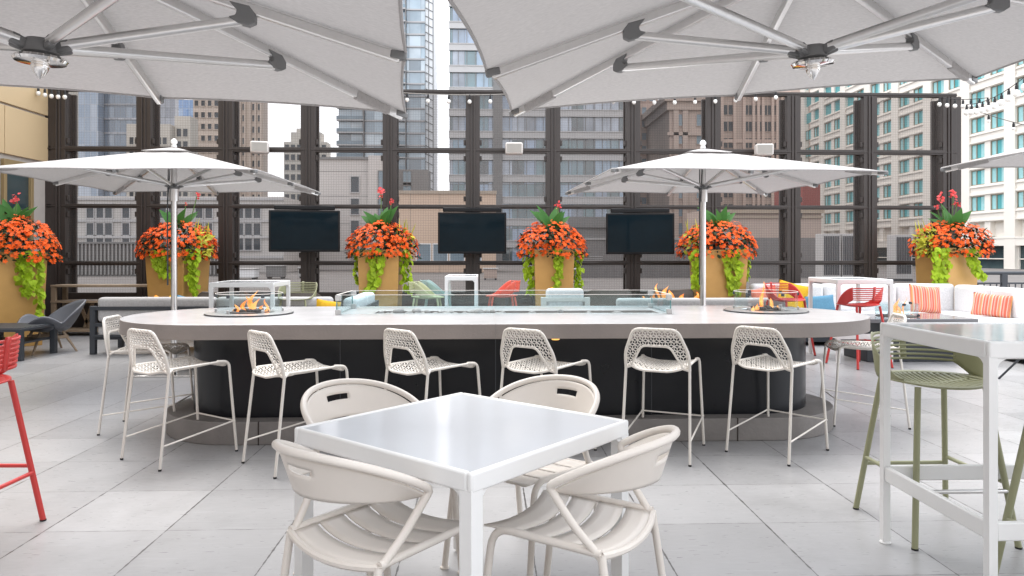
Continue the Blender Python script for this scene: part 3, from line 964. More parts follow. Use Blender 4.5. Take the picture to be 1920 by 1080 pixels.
t = block("apartment_tower", "distant beige apartment tower with stepped top beyond the mesh", -71.7, -56.6, 260, 266, 40.5, M["stonec"])
q = MB()
q.bx(-5.3, 5.3, .6, 5.6, 100.4, 104)
q.bx(-3.5, 3.5, 1.2, 5, 104, 105.4)
q.build("penthouse", M["stonec"], t, smooth=False)
windows(t, win_mesh(1.5, 2.0, M["stonec"], M["darkwin"], 0, .12, .15), frange(-70.6, -57.7, 7), frange(7, 38.5, 10))

# balcony condo tower
t = block("condo_tower", "tall glass condo tower with projecting balcony slabs in the centre left", -38.4, -16.2, 190, 198, 92, M["condo"])
for k in range(26):
    q = MB()
    z = 66.5 + k * 3.2
    q.bx(-11.4, -4.6, -1.3, 0, 0, .35)
    q.bx(2.2, 6.2, -1.3, 0, 0, .35)
    q.bx(-4.6, 2.2, -.3, 0, 0, .4)
    q.bx(6.2, 11.1, -.3, 0, 0, .4)
    q.k = 1
    q.bx(-11.4, -4.6, -1.3, -1.24, .35, 1.25)
    q.bx(2.2, 6.2, -1.3, -1.24, .35, 1.25)
    o = q.build("balcony", [M["lightband"], M["bluewin"]], t, smooth=False)
    o.location = (0, 0, z)
q = MB()
q.bx(-4.7, -4.4, -1.25, 0, 0, 152)
q.bx(6.1, 6.35, -1.25, 0, 0, 152)
q.build("fin_wall", M["darkpanel"], t, smooth=False)
t = block("stair_tower", "white concrete stair shaft along the right side of the condo tower", -16.15, -13.2, 190.5, 194, 92.2, M["whiteslab"])
q = MB()
for x in (-.6, .55):
    q.bx(x - .09, x + .09, -.15, 0, 0, 150)
for k in range(44):
    q.bar((-1.4, -.1, 62 + k * 2.1), (.5, -.1, 61.0 + k * 2.1), .12, .18)
q.build("stair_rail", M["darkpanel"], t, smooth=False)

# ribbon window office
t = block("ribbon_office", "wide office building with pale bands and blue ribbon glass in the centre", -7.0, 26.1, 135, 165, 62, M["office"])
for k in range(17):
    q = MB()
    q.bx(-16.65, 16.65, -.5, 0, 0, 1.35)
    q.bx(-16.65, 16.65, -.62, -.5, 1.15, 1.3)
    o = q.build("spandrel_band", M["lightband"], t, smooth=False)
    o.location = (0, 0, 58.3 + k * 4.03)
q = MB()
for i in range(22):
    x = -16.5 + i * 1.57
    q.bx(x - .04, x + .04, -.18, 0, 0, 122)
q.build("mullion", M["darkpanel"], t, smooth=False)
q = MB()
q.bx(-8.5, -6.8, -.8, 0, 0, 122)
q.build("pier", M["darkpanel"], t, smooth=False)
q = MB()
q.bx(5.4, 16.6, -1.2, -.52, 59, 68)
for z in (60.5, 63.2, 66):
    q.bx(5.4, 16.6, -1.7, -1.2, z, z + .7)
q.build("garage_front", M["darkpanel"], t, smooth=False)

t = block("panel_building", "light grey panel building with stepped roof left of centre", -18.75, -12.95, 80, 84, 11.56, M["greystone"])
q = MB()
for z in (58.5, 61.5, 64.5, 67.5, 70.2):
    q.bx(-2.9, 2.9, -.012, 0, z, z + .05)
q.bx(-2.95, 2.95, -.2, .2, 71.5, 71.75)
q.build("panel_joint", M["darkpanel"], t, smooth=False)
windows(t, win_mesh(.85, 1.7, M["lightband"], M["darkwin"], 0, .1, .1), (-14.4,), (1.6, 4.0, 6.4, 8.8))
t = block("panel_building", "taller grey panel block with blue corner glazing left of centre", -12.9, -10.95, 79.5, 83, 11.9, M["greystone"])
windows(t, win_mesh(.75, 2.2, M["darkpanel"], M["bluewin"], 0, .08, .08), (-11.4,), (1.3, 3.9, 6.5, 9.1))
t = block("panel_building", "dark grey block partly hidden behind the second planter's post", -10.9, -6.75, 84, 87, 10.9, M["darkpanel"])
q = MB()
q.bx(-1.6, -.6, -.1, 0, 57, 68)
q.bx(.9, 1.9, -.08, 0, 60, 66)
q.build("facade_panel", M["greystone"], t, smooth=False)
windows(t, win_mesh(.9, 1.6, M["darkpanel"], M["bluewin"], 1, .08, .08), (-9.2,), (8.6, 9.9))
t = block("warehouse_building", "peach tan windowed low building behind the middle television", -8.74, .82, 70, 78, 7.13, M["tanwall"])
q = MB()
for x in (-3.4, -.6, 2.2):
    q.bx(x - .03, x + .03, -.02, 0, 55, 67.1)
q.bx(-4.85, 4.85, -.15, .1, 67.0, 67.3)
q.build("coping", M["podium"], t, smooth=False)
windows(t, win_mesh(1.3, 1.65, M["whiteslab"], M["bluewin"], 0, .09, .08), (-6.1, -4.5, -2.9, -1.3), (1.35,))

# brown group on the right
t = block("brick_building", "pinkish brick building with one column of windows right of centre", 33.1, 37.6, 160, 180, 70, M["pinkbrick"])
windows(t, win_mesh(1.0, 1.5, M["pinkbrick"], M["bluewin"], 0, .15, .12), (34.5, 36.2), frange(10, 44, 13))
t = thing("cornice_building", "brown stone building with a heavy cornice and round corner bays", "building", (35.1, 140, -60))
q = MB()
q.bx(0, 8.5, 0, 20, 0, 90.5)
q.build("wall", M["brownbrick"], t, smooth=False)
q = MB()
q.bx(-1.2, 9.3, -1.2, 20, 90.5, 91.7)
q.bx(-.6, 8.9, -.6, 20, 88.9, 90.5)
q.bx(-.5, 8.5, -.5, 0, 84, 84.6)
q.build("cornice", M["brownbrick"], t, smooth=False)
q = MB()
for x in (1.2, 3.0):
    q.bx(x - .5, x + .5, -.5, 0, 0, 88.8)
q.build("corner_pier", M["brownbrick"], t, smooth=False)
windows(t, win_mesh(1.0, 2.2, M["brownbrick"], M["bluewin"], 0, .12, .15), (37.2, 40.9, 42.7), frange(6, 27, 7))
t = block("stone_tower", "brown stone tower with paired vertical window strips behind right umbrella", 46.6, 62.5, 150, 175, 35.6, M["brownbrick"])
q = MB()
for x in (-7.4, -6.0, -3.4, -1.4, .6, 1.6, 2.6, 4.6, 5.6, 6.6, 7.6):
    q.bx(x - .28, x + .28, -.45, 0, 50, 95.5)
q.bx(-8.2, 8.2, -.9, 0, 94.4, 96.2)
q.bx(-8, 8, -.3, 0, 84.2, 84.9)
q.build("pilaster", M["pinkbrick"], t, smooth=False)
windows(t, win_mesh(.95, 2.0, M["brownbrick"], M["darkwin"], 0, .08, .1), [54.55 + x for x in (-5.3, -4.1, -.9, .1, 1.1, 2.1, 3.1, 4.1, 5.1, 6.1)], frange(7, 31, 8))
t = block("stone_tower", "narrow brown stone tower between the strip windowed tower and the hotel", 62.8, 72, 156, 175, 37, M["brownbrick"])
windows(t, win_mesh(1.2, 2.2, M["pinkbrick"], M["darkwin"], 0, .12, .15), (65.0, 67.0, 69.0, 71.0), frange(7, 33, 8))
t = block("banded_building", "tan banded low building behind the right umbrella pole", 28.9, 41.7, 90, 105, 7.1, M["brownbrick"])
q = MB()
q.bx(-6.6, 6.6, -.5, 0, 66.3, 67.2)
q.bx(-6.5, 6.5, -.25, 0, 65.7, 66.0)
q.bx(-6.4, 6.4, -.12, 0, 62.2, 62.5)
q.build("cornice", M["podium"], t, smooth=False)
t = block("brick_annex", "dark red brick annex beside the hotel corner", 43.7, 46.2, 100, 110, 11.3, M["redbrick"])
t = block("rooftop_penthouse", "dark grey rooftop plant room with louvre vents behind right side", 5.7, 19.3, 55, 62, 2.46, M["mech"], zb=-.5)
q = MB()
for x0, z0 in ((5.2, .7), (5.2, 1.6), (-4.6, 1.0)):
    for k in range(5):
        q.bx(x0 - .8, x0 + .8, -.06, 0, z0 + k * .14, z0 + .07 + k * .14)
q.bx(-6.9, 6.9, -.1, 0, 2.85, 3.0)
q.build("vent", M["louver"], t, smooth=False)
t = block("rooftop_wall", "grey clad roof wall carrying a small round green sign", 19.5, 25.6, 54, 60, 2.5, M["mech"], zb=-.5)
q = MB()
q.bx(-.18, .18, -.03, 0, -.18, .18)
q.k = 1
q.lathe([(.14, 0), (.14, .01)], 16, (0, -.031, 0), Matrix.Rotation(R(90), 3, 'X'))
o = q.build("sign", [M["whiteslab"], M["signgreen"]], t, smooth=False)
o.location = (-.25, 0, 2.55)
un = thing("cooling_unit", "louvred grey cooling unit on the roof, left of the pair", "cooling unit", (21.3, 44.5, -.5))
q = MB()
q.bx(-.55, .55, 0, 1.1, .15, 3.05)
q.build("cabinet", M["unit"], un, smooth=False, bevel=.02)
q = MB()
for i in range(9):
    q.bx(-.5 + i * .11, -.44 + i * .11, -.04, 0, .5, 2.9)
q.build("grille", M["dark"], un, smooth=False)
q = MB()
q.bx(-.6, .6, .05, 1.05, 0, .15)
q.build("skid", M["dark"], un, smooth=False)
un["group"] = "rooftop cooling units"
dup(un, "louvred grey cooling unit on the roof, right of the pair", (22.5, 44.5, -.5), 0)
dup(un, "louvred cooling unit alone near the right end of the mesh wall", (27.3, 47, -.5), 0)
# low things on the neighbouring roof
def roof_box(label, x, y, w, d, h, m, cap=True):
    t = thing("roof_vent", label, "roof vent", (x, y, -.5), group="vents on the neighbouring roof")
    q = MB()
    q.bx(-w / 2, w / 2, 0, d, .12, h)
    q.build("housing", m, t, smooth=False, bevel=.03)
    q = MB()
    q.bx(-w / 2 - .08, w / 2 + .08, -.08, d + .08, h, h + .07)
    q.build("hood", M["unit"], t, smooth=False, bevel=.01)
    q = MB()
    for sx in (-1, 1):
        q.bx(sx * w * .4 - .06, sx * w * .4 + .06, .1, d - .1, 0, .12)
    q.build("foot", M["dark"], t, smooth=False)
roof_box("white flat roof vent low beyond the left television", -17.2, 52, 1.6, 1.2, .7, M["whiteslab"])
roof_box("dark box vent beside the white flat one on the roof", -15.3, 53, 1.2, 1.0, .9, M["darkpanel"])
roof_box("pale roof vent beyond the left screen's post", -13.2, 54, 1.3, 1.0, .75, M["unit"])
roof_box("brown roof vent right of the middle television", .2, 50, .9, .8, .75, M["brownbrick"])
roof_box("grey roof vent beyond the third planter", 5.0, 46, 1.8, 1.2, .8, M["mech"])


# ------------------------------------------------------------------ fire counter
ct = thing("fire_counter", "long rounded concrete counter on a black base with built in fire trough", "fire counter", (0.12, 5.94, 0))
import bmesh
bm = bmesh.new()
outer = stadium(-2.96, 2.93, 0, .86, 32)
inner = [(-1.05, .06), (1.30, .06), (1.30, .34), (-1.05, .34)]
for z in (.875,):
    lo = [bm.verts.new((x, y, z)) for x, y in outer]
    li = [bm.verts.new((x, y, z)) for x, y in inner]
    es = [bm.edges.new((lo[i], lo[(i + 1) % len(lo)])) for i in range(len(lo))] + [bm.edges.new((li[i], li[(i + 1) % 4])) for i in range(4)]
    bmesh.ops.triangle_fill(bm, edges=es, use_beauty=True, use_dissolve=False)
r_ = bmesh.ops.extrude_face_region(bm, geom=bm.faces[:])
bmesh.ops.translate(bm, verts=[v for v in r_["geom"] if isinstance(v, bmesh.types.BMVert)], vec=(0, 0, -.105))
bmesh.ops.recalc_face_normals(bm, faces=bm.faces[:])
me = bpy.data.meshes.new("slab")
bm.to_mesh(me)
bm.free()
me.polygons.foreach_set("use_smooth", [True] * len(me.polygons))
me.set_sharp_from_angle(angle=R(30))
me.materials.append(M["concrete_shaded"])
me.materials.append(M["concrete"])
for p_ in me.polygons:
    p_.material_index = 1 if p_.normal.z > .9 else 0  # painted light: bright tone on the top face, shaded tone elsewhere
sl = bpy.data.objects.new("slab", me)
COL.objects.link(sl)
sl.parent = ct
bv = sl.modifiers.new("bevel", 'BEVEL')
bv.width = .008
bv.segments = 2
bv.limit_method = 'ANGLE'
bv.angle_limit = R(60)
q = MB()
q.bx(-.066, -.062, -.863, .055, .78, .8755)
q.bx(-.066, -.062, .345, .863, .78, .8755)
q.build("joint_line", M["plinth"], ct, smooth=False)
q = MB()
q.prism(stadium(-2.44, 2.46, 0.02, .56, 28), .165, .772)
q.build("base", M["black"], ct)
q = MB()
for x in (-1.2, -.06, 1.1):
    q.bx(x - .003, x + .003, -.5415, -.535, .17, .77)
q.build("base_seam", M["dark"], ct, smooth=False)
q = MB()
q.prism(stadium(-2.63, 2.66, 0, .68, 28), 0, .165)
q.build("plinth", M["plinth"], ct, bevel=.006)
q = MB()
for x in (-1.75, -.06, 1.7):
    q.bx(x - .004, x + .004, -.683, -.66, 0, .166)
q.build("plinth_joint", M["char"], ct, smooth=False)
q = MB()
x0, x1, y0, y1 = -1.05, 1.30, .06, .34
q.bx(x0 - .01, x1 + .01, y0 - .01, y1 + .01, .775, .80)
q.k = 1
q.tube([(x0 + .1, .2, .835), (x1 - .1, .2, .835)], .018, 10)
q.build("fire_trough", [M["char"], M["dark"]], ct)
q = MB()
q.lathe([(0, 0), (.026, .0), (.03, .006), (.0, .012)], 16)
o = q.build("downlight", M["amber"], ct)
o.location = (.36, -.80, .757)

for i in range(30):
    q = MB()
    a, c, e = random.uniform(.022, .05), random.uniform(.02, .035), random.uniform(.014, .028)
    if i in (3, 17, 22):
        a, c, e = .06, .045, .035
    q.grid(lambda u, v: (a * sin(pi * u) * cos(2 * pi * v), c * sin(pi * u) * sin(2 * pi * v), e * cos(pi * u)), 8, 12, False, True)
    o = q.build("pebble", M["pebble"], None, ang=180)
    x = -.98 + i * .047 + random.uniform(-.02, .02) if i < 22 else -.95 + (i - 21) * .24
    o.location = (.12 + x, 5.94 + random.uniform(.085, .17), .855 + e * .6)
    o.rotation_euler = (0, 0, random.uniform(0, 3))
    tag(o, "smooth grey pebble lying in the glass fenced fire trough", "pebble", "pebbles in the fire trough")
q = MB()
q.bx(.12 - 1.0, .12 + 1.25, 6.01, 6.27, .80, .838)
o = q.build("lava_gravel", M["pebble"], None, smooth=False)
tag(o, "dark gravel bed filling the fire trough under the pebbles", "gravel", kind="stuff")

gs = thing("glass_windscreen", "long low clear glass wind guard with steel clips on the concrete counter", "wind guard", (.14, 6.2, .875))
gw, gd, gh = 1.34, .345, .158
def pane(x0, x1, y0, y1):
    q = MB()
    q.bx(x0, x1, y0, y1, .006, gh)
    q.mi = [1] * 6
    for f_ in ((2, 3) if x1 - x0 > y1 - y0 else (0, 1)):
        q.mi[f_] = 0
    p = q.build("pane", [M["glass"], M["glass_edge"]], gs, smooth=False)
    e = MB()
    e.bx(x0 - .0005, x1 + .0005, y0 - .0005, y1 + .0005, gh, gh + .003)
    e.build("edge", M["box"], p, smooth=False)
pane(-gw, -.088, -gd - .005, -gd + .005)
pane(-.084, gw, -gd - .005, -gd + .005)
pane(-gw, -.088, gd - .005, gd + .005)
pane(-.084, gw, gd - .005, gd + .005)
pane(-gw - .005, -gw + .005, -gd + .008, gd - .008)
pane(gw - .005, gw + .005, -gd + .008, gd - .008)
for sx in (-1, 1):
    for sy in (-1, 1):
        for z in (.0, gh - .045):
            q = MB()
            q.bx(-.022, .022, -.022, .022, 0, .042)
            o = q.build("clip", M["unit"], gs, smooth=False, bevel=.004)
            o.location = (sx * (gw - .012), sy * (gd - .012), z)


# flames: each tongue is a tapering bent body
def flames(spec):
    q = MB()
    for x, y, h, r in spec:
        ph = random.uniform(0, 6)
        pts, rs = [], []
        for k in range(10):
            u = k / 9
            pts.append((x + .25 * h * sin(ph + u * 4.5) * u, y + .15 * h * cos(ph + u * 3.3) * u, h * u))
            rs.append(max(.001, r * (sin(pi * (u * .85 + .13)) ** .8) * (1 - .55 * u) + r * .12 * sin(9 * u + ph)))
        q.tube(pts, rs, 10)
    return q


def fire_bowl(label, loc, spec, rz):
    t = thing("fire_bowl", label, "fire pit burner", loc, rz, "round gas burners on the counter")
    q = MB()
    q.lathe([(.0, .004), (.335, .004), (.337, .012), (.30, .015), (.2, .014), (.19, .003)], 48)
    q.build("tray", M["alu"], t)
    q = MB()
    q.lathe([(.338, .0005), (.345, .0005), (.345, .006), (.338, .006)], 48)
    q.build("tray_rim", M["black"], t)
    q = MB()
    q.lathe([(.0, .02), (.15, .02), (.155, .012)], 32)
    for k in range(26):
        a, r = random.uniform(0, 6.28), random.uniform(.02, .14)
        e = random.uniform(.014, .026)
        q.grid(lambda u, v: (r * cos(a) + e * sin(pi * u) * cos(2 * pi * v), r * sin(a) + e * sin(pi * u) * sin(2 * pi * v), .025 + e * .8 * cos(pi * u)), 5, 7, False, True)
    q.build("burner", M["char"], t)
    for a0 in (R(4), R(184)):
        q = MB()
        q.grid(lambda u, v: (.258 * cos(a0 + R(172) * u), .258 * sin(a0 + R(172) * u), .018 + .15 * v), 28, 2)
        p = q.build("glass_guard", M["glass"], t)
        q = MB()
        q.tube([(.258 * cos(a0 + R(172) * u / 27), .258 * sin(a0 + R(172) * u / 27), .169) for u in range(28)], .0022, 6)
        q.build("edge", M["box"], p)
    for k, a in enumerate((R(0), R(60), R(120), R(180), R(240), R(300))):
        for z in (.016, .135):
            q = MB()
            q.box((.258 * cos(a), .258 * sin(a), z + .016), (.016, .024, .024), Matrix.Rotation(a, 3, 'Z'))
            q.build("clip", M["dark"] if z > .1 else M["unit"], t, smooth=False, bevel=.003)
    flames(spec).build("flame", M["flame"], t, ang=180)
    return t


fire_bowl("round fire burner with broad flames at the left end of the counter", (-1.93, 6.0, .875),
          [(.02, 0, .19, .024), (-.05, .03, .12, .02), (.05, -.02, .13, .021), (-.09, -.02, .08, .018), (.09, .03, .07, .02), (.14, 0, .12, .013), (0, .06, .14, .018), (.13, -.03, .045, .022), (-.03, -.05, .07, .016), (-.12, .05, .05, .016)], 10)
fire_bowl("round fire burner with one tall narrow flame at the right end", (2.36, 6.13, .875),
          [(-.05, 0, .25, .019), (-.06, .01, .13, .018), (.09, 0, .11, .024), (.12, .02, .06, .024), (-.13, 0, .07, .022), (-.16, .02, .05, .02), (.05, -.03, .045, .022), (.01, .03, .04, .022), (.13, -.04, .045, .022)], 40)


# ------------------------------------------------------------------ cream wire bar stools
def star_lattice(q, poly, fn, a=.031, w=.0056, nrm=(0, 0, 1), th=.003):
    xs, ys = [p[0] for p in poly], [p[1] for p in poly]
    e = a / sqrt(3)
    for j in range(int((max(ys) - min(ys)) / (a * .866)) + 3):
        for i in range(int((max(xs) - min(xs)) / a) + 3):
            x = min(xs) - a + a * (i + .5 * (j % 2))
            y = min(ys) - a * .866 + a * .866 * j
            for k in range(6):
                t = R(30 + 60 * k)
                x2, y2 = x + e * cos(t), y + e * sin(t)
                if inside(poly, (x + x2) / 2, (y + y2) / 2):
                    q.bar(fn(x, y), fn(x2, y2), w, th, nrm, cap=False)


def make_stool():
    t = thing("bar_stool", "cream wire bar stool", "bar stool", group="cream wire stools around the counter")
    # back: outer arch, inner arch and the star mesh between them
    yb = lambda z: -.235 - max(0, (z - .60)) * .20
    curve = lambda x, z: (x, yb(z) + .05 * (abs(x) / .2) ** 2 * .5, z)
    outer = [(-.212, .60), (-.212, .705), (-.145, .868), (.145, .868), (.212, .705), (.212, .60)]
    inner = [(-.165, .615), (-.165, .63), (-.095, .758), (.095, .758), (.165, .63), (.165, .615)]
    for sx in (-1, 1):
        q = MB()
        q.tube([(sx * .226, -.275, 0), curve(sx * .212, .60)], .0095, 8)
        leg = q.build("leg", M["wire"], t)
        q = MB()
        q.lathe([(.0, 0), (.0105, 0), (.0105, .012), (0, .012)], 10, (sx * .226, -.275, -.0005))
        q.build("foot_cap", M["socket"], leg)
        q = MB()
        q.tube(fillet([(sx * .222, .28, 0), (sx * .198, .235, .625), (sx * .19, .15, .632)], .05), .0095, 8)
        leg = q.build("leg", M["wire"], t)
        q = MB()
        q.lathe([(.0, 0), (.0105, 0), (.0105, .012), (0, .012)], 10, (sx * .222, .28, -.0005))
        q.build("foot_cap", M["socket"], leg)
    q = MB()
    q.tube(fillet([curve(*p) for p in outer], .045), .0105, 8)
    ip = fillet([curve(*p) for p in inner], .035)
    q.tube([V(curve(-.212, .60))] + ip + [V(curve(.212, .60))], .008, 8)
    q.build("back_frame", M["wire"], t)
    q = MB()
    poly = outer + inner[::-1]
    star_lattice(q, poly, curve, a=.037, w=.0046, nrm=(0, 1, .15))
    q.build("back_mesh", M["wire"], t, smooth=False)
    # seat: dished, rolled front lip
    def seat(x, y):
        z = .628 - .045 * max(0, 1 - (x / .19) ** 2) * (1 - ((y + .06) / .32) ** 2 * .7)
        if y > .17:
            z -= (y - .17) ** 2 * 5
        if y < -.1:
            z -= .006
        return (x, y, z)
    sp = fillet([(-.195, -.20, 0), (-.12, -.262, 0), (.12, -.262, 0), (.195, -.20, 0), (.19, .245, 0), (-.19, .245, 0)], .07, 5, True)
    sp2 = [(p.x, p.y) for p in sp]
    q = MB()
    star_lattice(q, sp2, seat, a=.037, w=.0062)
    q.build("seat_mesh", M["wire"], t, smooth=False)
    q = MB()
    q.tube([seat(*p) for p in sp2], .008, 8, True)
    for sx in (-1, 1):
        q.tube([curve(sx * .212, .60), seat(sx * .193, -.17)], .008, 8)
    q.build("seat_frame", M["wire"], t)
    for sx in (-1, 1):
        q = MB()
        q.tube([(sx * .2215, -.266, .145), (sx * .218, .263, .215)], .0058, 6)
        q.build("foot_rail", M["wire"], t)
    q = MB()
    q.tube([(-.226, .263, .215), (.226, .263, .215)], .0058, 6)
    q.build("foot_rail", M["wire"], t)
    return t


stool = make_stool()
spots = [("cream wire stool facing the rounded left end of the counter", -2.66, 5.83, -86),
         ("cream wire stool at the counter's front left corner, overlapping the one behind", -2.075, 5.01, -36),
         ("first cream wire stool of the front row, left of the white dining table", -1.235, 4.83, -48),
         ("cream wire stool at the counter behind the left rear dining chair", -.375, 4.92, -46),
         ("cream wire stool at the counter behind the right rear dining chair", .40, 4.96, -38),
         ("cream wire stool facing the counter right of the dining table, turned least", 1.215, 4.99, -26),
         ("last cream wire stool of the front row, near the counter's right end", 2.0, 4.98, -50),
         ("cream wire stool facing left toward the counter's rounded right end", 3.05, 5.84, 79)]
for i, (lab, x, y, rz) in enumerate(spots):
    o = stool if i == 0 else dup(stool, lab, (x, y, 0), rz)
    o["label"] = lab
    o.location = (x, y, 0)
    o.rotation_euler = (0, 0, R(rz))


# ------------------------------------------------------------------ white square dining table and its chairs
def leg_table(name, label, cat, loc, rz, wx, wy, h, leg=.045, apron=.06, inset=True, group=None, brace=None):
    t = thing(name, label, cat, loc, rz, group)
    q = MB()
    hx, hy = wx / 2, wy / 2
    fw = .022
    q.bx(-hx, hx, -hy, -hy + fw, h - apron, h)
    q.bx(-hx, hx, hy - fw, hy, h - apron, h)
    q.bx(-hx, -hx + fw, -hy + fw, hy - fw, h - apron, h)
    q.bx(hx - fw, hx, -hy + fw, hy - fw, h - apron, h)
    q.build("frame", M["white"], t, smooth=True, bevel=.008, seg=3)
    q = MB()
    q.bx(-hx + fw + .001, hx - fw - .001, -hy + fw + .001, hy - fw - .001, h - .02, h - .004)
    q.build("tabletop", M["tabletop"], t, smooth=False)
    for sx in (-1, 1):
        for sy in (-1, 1):
            x, y = sx * (hx - leg / 2), sy * (hy - leg / 2)
            q = MB()
            q.bx(x - leg / 2 + .001, x + leg / 2 - .001, y - leg / 2 + .001, y + leg / 2 - .001, .012, h - apron + .01)
            # curved knees into the apron
            for ax_ in (0, 1):
                sg = sx if ax_ == 0 else sy
                pr = [(0, 0), (0, -.05)] + [(.05 - .05 * cos(R(90) * k / 5), -.05 + .05 * sin(R(90) * k / 5)) for k in range(6)]
                T_ = lambda p: V((x - sx * (leg / 2 - .003) - sx * p.x, y + p.z, h - apron + .002 + p.y)) if ax_ == 0 else V((x + p.z, y - sy * (leg / 2 - .003) - sy * p.x, h - apron + .002 + p.y))
                q.prism(pr, -leg * .36, leg * .36, T_)
            lg = q.build("leg", M["white"], t, bevel=.008)
            q = MB()
            q.lathe([(0, 0), (.024, 0), (.026, .004), (.02, .012), (.012, .014)], 18, (x, y, 0))
            q.build("foot", M["white"], lg)
    if brace:
        q = MB()
        for sy in (-1, 1):
            y = sy * (hy - leg / 2)
            q.bx(-hx + leg, hx - leg, y - .013, y + .013, brace - .035, brace + .035)
        for sx in (-1, 1):
            x = sx * (hx - leg / 2)
            q.bx(x - .013, x + .013, -hy + leg, hy - leg, brace - .034, brace + .034)
        q.build("brace", M["white"], t, bevel=.006)
    return t


leg_table("dining_table", "white square metal table with glossy top in the foreground", "table", (-.085, 2.767, 0), 48.5, .895, .895, .725, .052, .062)


def make_chair():
    t = thing("bistro_chair", "cream slatted chair", "chair", group="cream chairs around the square white table")
    # tube frame: rear leg, seat side, arm post, top rim
    rim = []
    for k in range(33):
        f = R(-100 + 200 * k / 32)
        u = abs(f) / R(100)
        rim.append(V((.285 * sin(f), -.07 - .265 * cos(f) - .02 * (1 - u), .775 - .15 * u ** 2.2)))
    left = [V((-.225, -.215, .445)), V((-.255, -.14, .53))]
    right = [V((.225, -.215, .445)), V((.255, -.14, .53))]
    q = MB()
    path = [V((-.22, -.20, .43))] + [V((-.245, -.12, .52))] + rim[1:-1] + [V((.245, -.12, .52))] + [V((.22, -.20, .43))]
    q.tube(fillet(path, .05, 3), .0135, 10)
    q.build("back_frame", M["cream"], t)
    # curved back shell with a hand slot
    def shell(u, v):
        f = R(-92 + 184 * u)
        s = abs(2 * u - 1)
        zt = .762 - .14 * s ** 2.2
        zb = .625 - .012 * s ** 2
        zt = max(zt, zb + .012)
        r = 1 - .16 * (1 - v)
        z = zb + (zt - zb) * v
        return (.278 * r * sin(f), -.065 - .262 * r * cos(f) - .018 * (1 - s), z)
    q = MB()
    nu, nv = 64, 12
    vs = [shell(i / (nu - 1), j / (nv - 1)) for i in range(nu) for j in range(nv)]
    fs = []
    for i in range(nu - 1):
        for j in range(nv - 1):
            if 27 <= i <= 35 and 6 <= j <= 7:
                continue
            fs.append((i * nv + j, (i + 1) * nv + j, (i + 1) * nv + j + 1, i * nv + j + 1))
    q.add(vs, fs)
    q.build("backrest", M["cream"], t, solid=.007, ang=60)
    # seat slats, dished across
    def seat(x, y):
        return V((x, y, .445 - .018 * (1 - (x / .225) ** 2) + .012 * y))
    rows = [(-.205, -.110), (-.098, .0), (.012, .110), (.122, .235)]
    for y0, y1 in rows:
        q = MB()
        def sl_(u, v):
            x = -.212 + .424 * u
            return seat(x, y0 + (y1 - y0) * v - .03 * (1 - (x / .212) ** 2))
        q.grid(sl_, 15, 4)
        q.build("seat_slat", M["cream"], t, solid=.005, ang=60)
    q = MB()
    pts = [V((-.225, -.205, .442))] + [seat(-.225 + .45 * k / 10, -.205 - .035 * (1 - (2 * k / 10 - 1) ** 2)) - V((0, 0, .006)) for k in range(11)] + [V((.225, -.205, .442))]
    q.tube(pts, .0125, 8)
    q.build("seat_frame", M["cream"], t)
    for sx in (-1, 1):
        q = MB()
        q.tube(fillet([(sx * .225, -.205, .443), (sx * .222, .19, .452), (sx * .238, .245, .005)], .07, 6), .0135, 10)
        lg = q.build("leg", M["cream"], t)
        q = MB()
        q.lathe([(0, 0), (.02, 0), (.02, .006), (.012, .012)], 14, (sx * .238, .245, 0))
        q.build("foot", M["cream"], lg)
        q = MB()
        q.tube([(sx * .222, -.205, .44), (sx * .236, -.27, .005)], .0135, 10)
        lg = q.build("leg", M["cream"], t)
        q = MB()
        q.lathe([(0, 0), (.02, 0), (.02, .006), (.012, .012)], 14, (sx * .236, -.27, 0))
        q.build("foot", M["cream"], lg)
    return t


chair = make_chair()
for i, (lab, x, y, rz) in enumerate([
        ("cream slatted chair at the table's near left side, its back to us", -.355, 2.475, -41),
        ("cream slatted chair at the table's near right side, its back to us", .30, 2.535, 57),
        ("cream slatted chair tucked under the far left side of the square table", -.45, 3.13, 226),
        ("cream slatted chair tucked under the far right side of the square table", .155, 3.20, 137)]):
    o = chair if i == 0 else dup(chair, lab, (0, 0, 0), 0)
    o["label"] = lab
    o.location = (x, y, 0)
    o.rotation_euler = (0, 0, R(rz))


